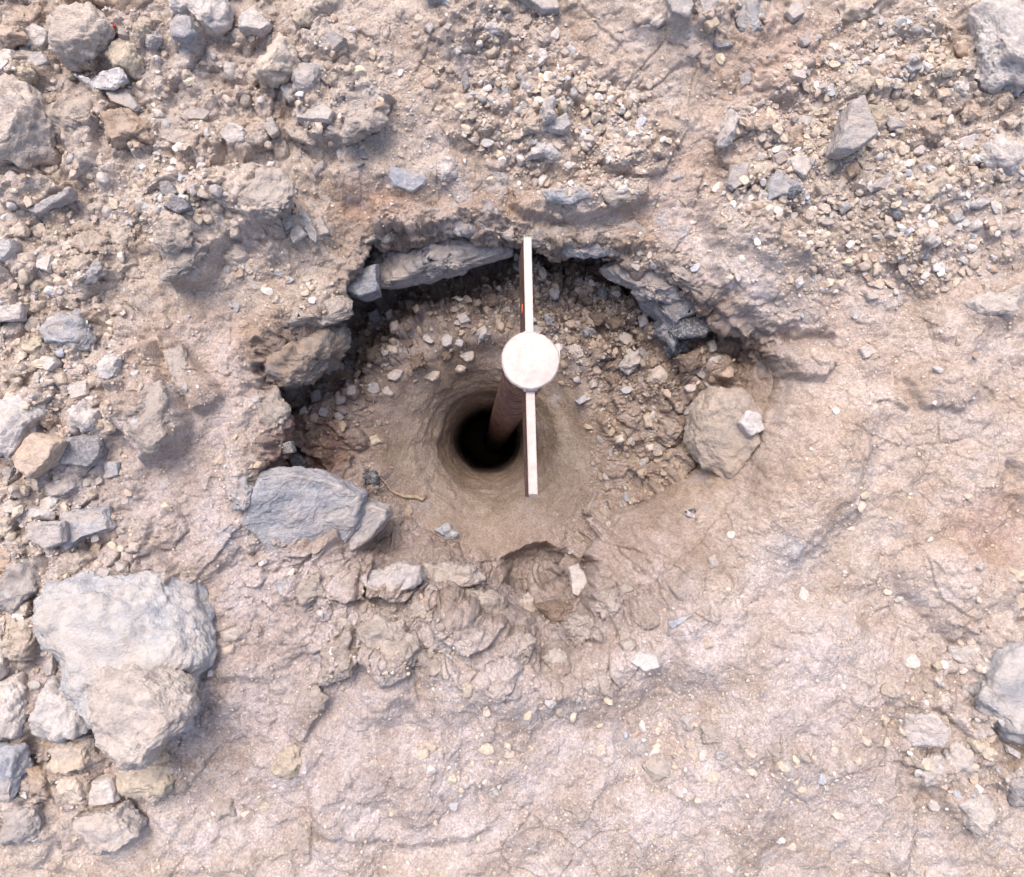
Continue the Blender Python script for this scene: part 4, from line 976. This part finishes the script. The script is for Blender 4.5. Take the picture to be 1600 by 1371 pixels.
def tube(z0, z1, r0, nseg, nr, wob=0, seed=1, caps=True):
    bm = bmesh.new(); g = random.Random(seed); ringz = []
    for j in range(nr+1):
        z = z0+(z1-z0)*j/nr; ring = []
        for k in range(nseg):
            a = 2*math.pi*k/nseg; rr_ = r0*(1+wob*math.sin(a*3+z*31)*.5+wob*g.uniform(-.15, .15)+.045*math.sin(z*2*math.pi/.034+a+.9*math.sin(a*2+z*9)))
            ring.append(bm.verts.new((rr_*math.cos(a), rr_*math.sin(a), z)))
        ringz.append(ring)
    for j in range(nr):
        for k in range(nseg): bm.faces.new((ringz[j][k], ringz[j][(k+1) % nseg], ringz[j+1][(k+1) % nseg], ringz[j+1][k]))
    if caps: bm.faces.new(ringz[-1]); bm.faces.new(ringz[0][::-1])
    return bm
RC = 46/F*1.2
bmobj('pipe', tube(0, L0-.012, .0365, 72, 420, .012, 3), [rust], True)
# cap: flame-cut disc with a slightly ragged edge
bm = bmesh.new(); g = random.Random(5); rings = []
for (rk_, zk) in ((.90, L0-.012), (1.0, L0-.010), (1.0, L0-.002), (.955, L0), (.5, L0+.0004)):
    ring = []
    for k in range(144):
        a = 2*math.pi*k/144; w_ = 1+.010*math.sin(a*3+1)+.006*math.sin(a*7)+.005*math.sin(a*17+2)+g.uniform(-.004, .004)
        ring.append(bm.verts.new((RC*rk_*w_*math.cos(a), RC*rk_*w_*math.sin(a), zk)))
    rings.append(ring)
for j in range(4):
    for k in range(144): bm.faces.new((rings[j][k], rings[j][(k+1) % 144], rings[j+1][(k+1) % 144], rings[j+1][k]))
bm.faces.new(rings[-1]); bm.faces.new(rings[0][::-1])
cap = bmobj('cap_plate', bm, [cutm])
def plate(y0, y1, ztop, hgt, t, sgn, label, x0=0.0, skew=0.0):
    bm = bmesh.new(); prof = [(y0, ztop-hgt), (y1-.008*sgn, ztop-hgt), (y1, ztop-hgt+.008), (y1, ztop-.006), (y1-.004*sgn, ztop), (y0, ztop)]
    A = [bm.verts.new((x0+skew*(y-y0)-t/2, y, z)) for y, z in prof]; B = [bm.verts.new((x0+skew*(y-y0)+t/2, y, z)) for y, z in prof]
    bm.faces.new(A); bm.faces.new(B[::-1])
    for k in range(6): bm.faces.new((A[k], B[k], B[(k+1) % 6], A[(k+1) % 6]))
    bmesh.ops.recalc_face_normals(bm, faces=bm.faces)
    es = [e for e in bm.edges if e.calc_length() > .02]
    bmesh.ops.bevel(bm, geom=es, offset=.0012, segments=2, affect='EDGES')
    for f in bm.faces: f.material_index = 1 if (f.normal.z > .5 or f.normal.y*sgn > .6) else 0
    o = bmobj('side_plate', bm, [rust, cutm]); o['label'] = label; return o
s1 = plate(.030, RC+.163, L0-.014, .115, .0128, 1, 'upper flat side plate on edge', 0, -.012)
s2 = plate(-.030, -(RC+.166), L0-.014, .085, .0140, -1, 'lower flat side plate on edge', 0, -.02)
# bolt hole rimmed with bright red-brown rust on the upper plate
bm = bmesh.new()
ro = []
for (rr_, dx) in ((.0085, .0), (.0085, -.0012), (.0055, -.0012), (.0055, .0)):
    ro.append([bm.verts.new((-.0064+dx-.0012, .098+rr_*math.cos(2*math.pi*k/24), L0-.062+rr_*math.sin(2*math.pi*k/24))) for k in range(24)])
for j in range(3):
    for k in range(24): bm.faces.new((ro[j][k], ro[j][(k+1) % 24], ro[j+1][(k+1) % 24], ro[j+1][k]))
rm, N, L, b = newmat('red_rust', .6); b.inputs['Base Color'].default_value = (.5, .13, .07, 1)
bo = bmobj('bolt_hole', bm, [rm], True, s1)
# weld beads
def bead(path, r_, name='weld_bead'):
    bm = bmesh.new(); g = random.Random(len(path))
    for p in path:
        mt = mathutils.Matrix.Translation(p) @ mathutils.Matrix.Diagonal((r_*g.uniform(.8, 1.25), r_*g.uniform(.8, 1.25), r_*g.uniform(.7, 1), 1))
        bmesh.ops.create_icosphere(bm, subdivisions=2, radius=1, matrix=mt)
    return bmobj(name, bm, [cutm], True)
bead([(-.007+.014*k/5, RC-.001, L0-.010) for k in range(6)], .0035)
bead([(-.008+.016*k/5, -RC+.001, L0-.010) for k in range(6)], .0035)
# small gusset tab at the upper right of the cap
bm = bmesh.new(); tb = [(.030, .026), (RC+.002, .030), (RC+.0025, .004), (.036, .0)]
A = [bm.verts.new((x, y, L0-.0135)) for x, y in tb]; B = [bm.verts.new((x*.98, y, L0-.045)) for x, y in tb]
bm.faces.new(A); bm.faces.new(B[::-1])
for k in range(4): bm.faces.new((A[k], B[k], B[(k+1) % 4], A[(k+1) % 4]))
bmesh.ops.recalc_face_normals(bm, faces=bm.faces)
bmobj('gusset', bm, [cutm])

# ------------------------------------------------------------------ dry root, leaf scrap, red scrap
def strand(name, pxs, rads, mat, label, cat, lift=.004):
    bm = bmesh.new(); C_ = [mathutils.Vector(hit(x, y))+mathutils.Vector((0, 0, lift+r_)) for (x, y), r_ in zip(pxs, rads)]
    o0 = C_[0].copy(); rg = []
    for i, p in enumerate(C_):
        t = (C_[min(i+1, len(C_)-1)]-C_[max(i-1, 0)]).normalized(); s_ = t.cross(mathutils.Vector((0, 0, 1))).normalized(); u = s_.cross(t)
        rg.append([bm.verts.new(p-o0+(s_*math.cos(a)+u*math.sin(a)*.6)*rads[i]) for a in [2*math.pi*k/8 for k in range(8)]])
    for i in range(len(rg)-1):
        for k in range(8): bm.faces.new((rg[i][k], rg[i][(k+1) % 8], rg[i+1][(k+1) % 8], rg[i+1][k]))
    bm.faces.new(rg[0][::-1]); bm.faces.new(rg[-1])
    bmesh.ops.recalc_face_normals(bm, faces=bm.faces)
    o = bmobj(name, bm, [mat], True, None); o.location = o0; tag(o, label, cat); return o
root_m = stone_material('dry_root_skin', (.52, .40, .28), (.44, .33, .23), dustk=.3)
strand('dry_root', [(592,735),(600,742),(607,752),(614,763),(623,771),(635,776),(648,776),(660,778),(669,774)], [.0012,.0015,.0017,.0018,.003,.0042,.0048,.0045,.002], root_m, 'dry tan root lying on the pit floor left of the borehole', 'root')
leaf_m, N, L, b = newmat('dry_leaf', .7); b.inputs['Base Color'].default_value = (.62, .56, .46, 1)
strand('dry_leaf', [(707,464),(713,466),(719,468),(726,470)], [.0015,.0042,.004,.001], leaf_m, 'small pale dry leaf on the dark rubble under the top rim', 'leaf')
strand('dry_root', [(84*1+0,661),(92,657),(99,658)], [.0015,.0022,.002], root_m, 'short pale root bit beside the white edge rock', 'root', .02)
red_m, N, L, b = newmat('red_plastic', .45); b.inputs['Base Color'].default_value = (.62, .04, .05, 1)
strand('red_scrap', [(184,42),(185,46),(186,50),(186,54)], [.001,.0022,.0022,.001], red_m, 'bit of red plastic showing beside the crumbly boulder', 'plastic scrap', .006)
print('rocks', len(ROCKS), 'ground verts', len(P))
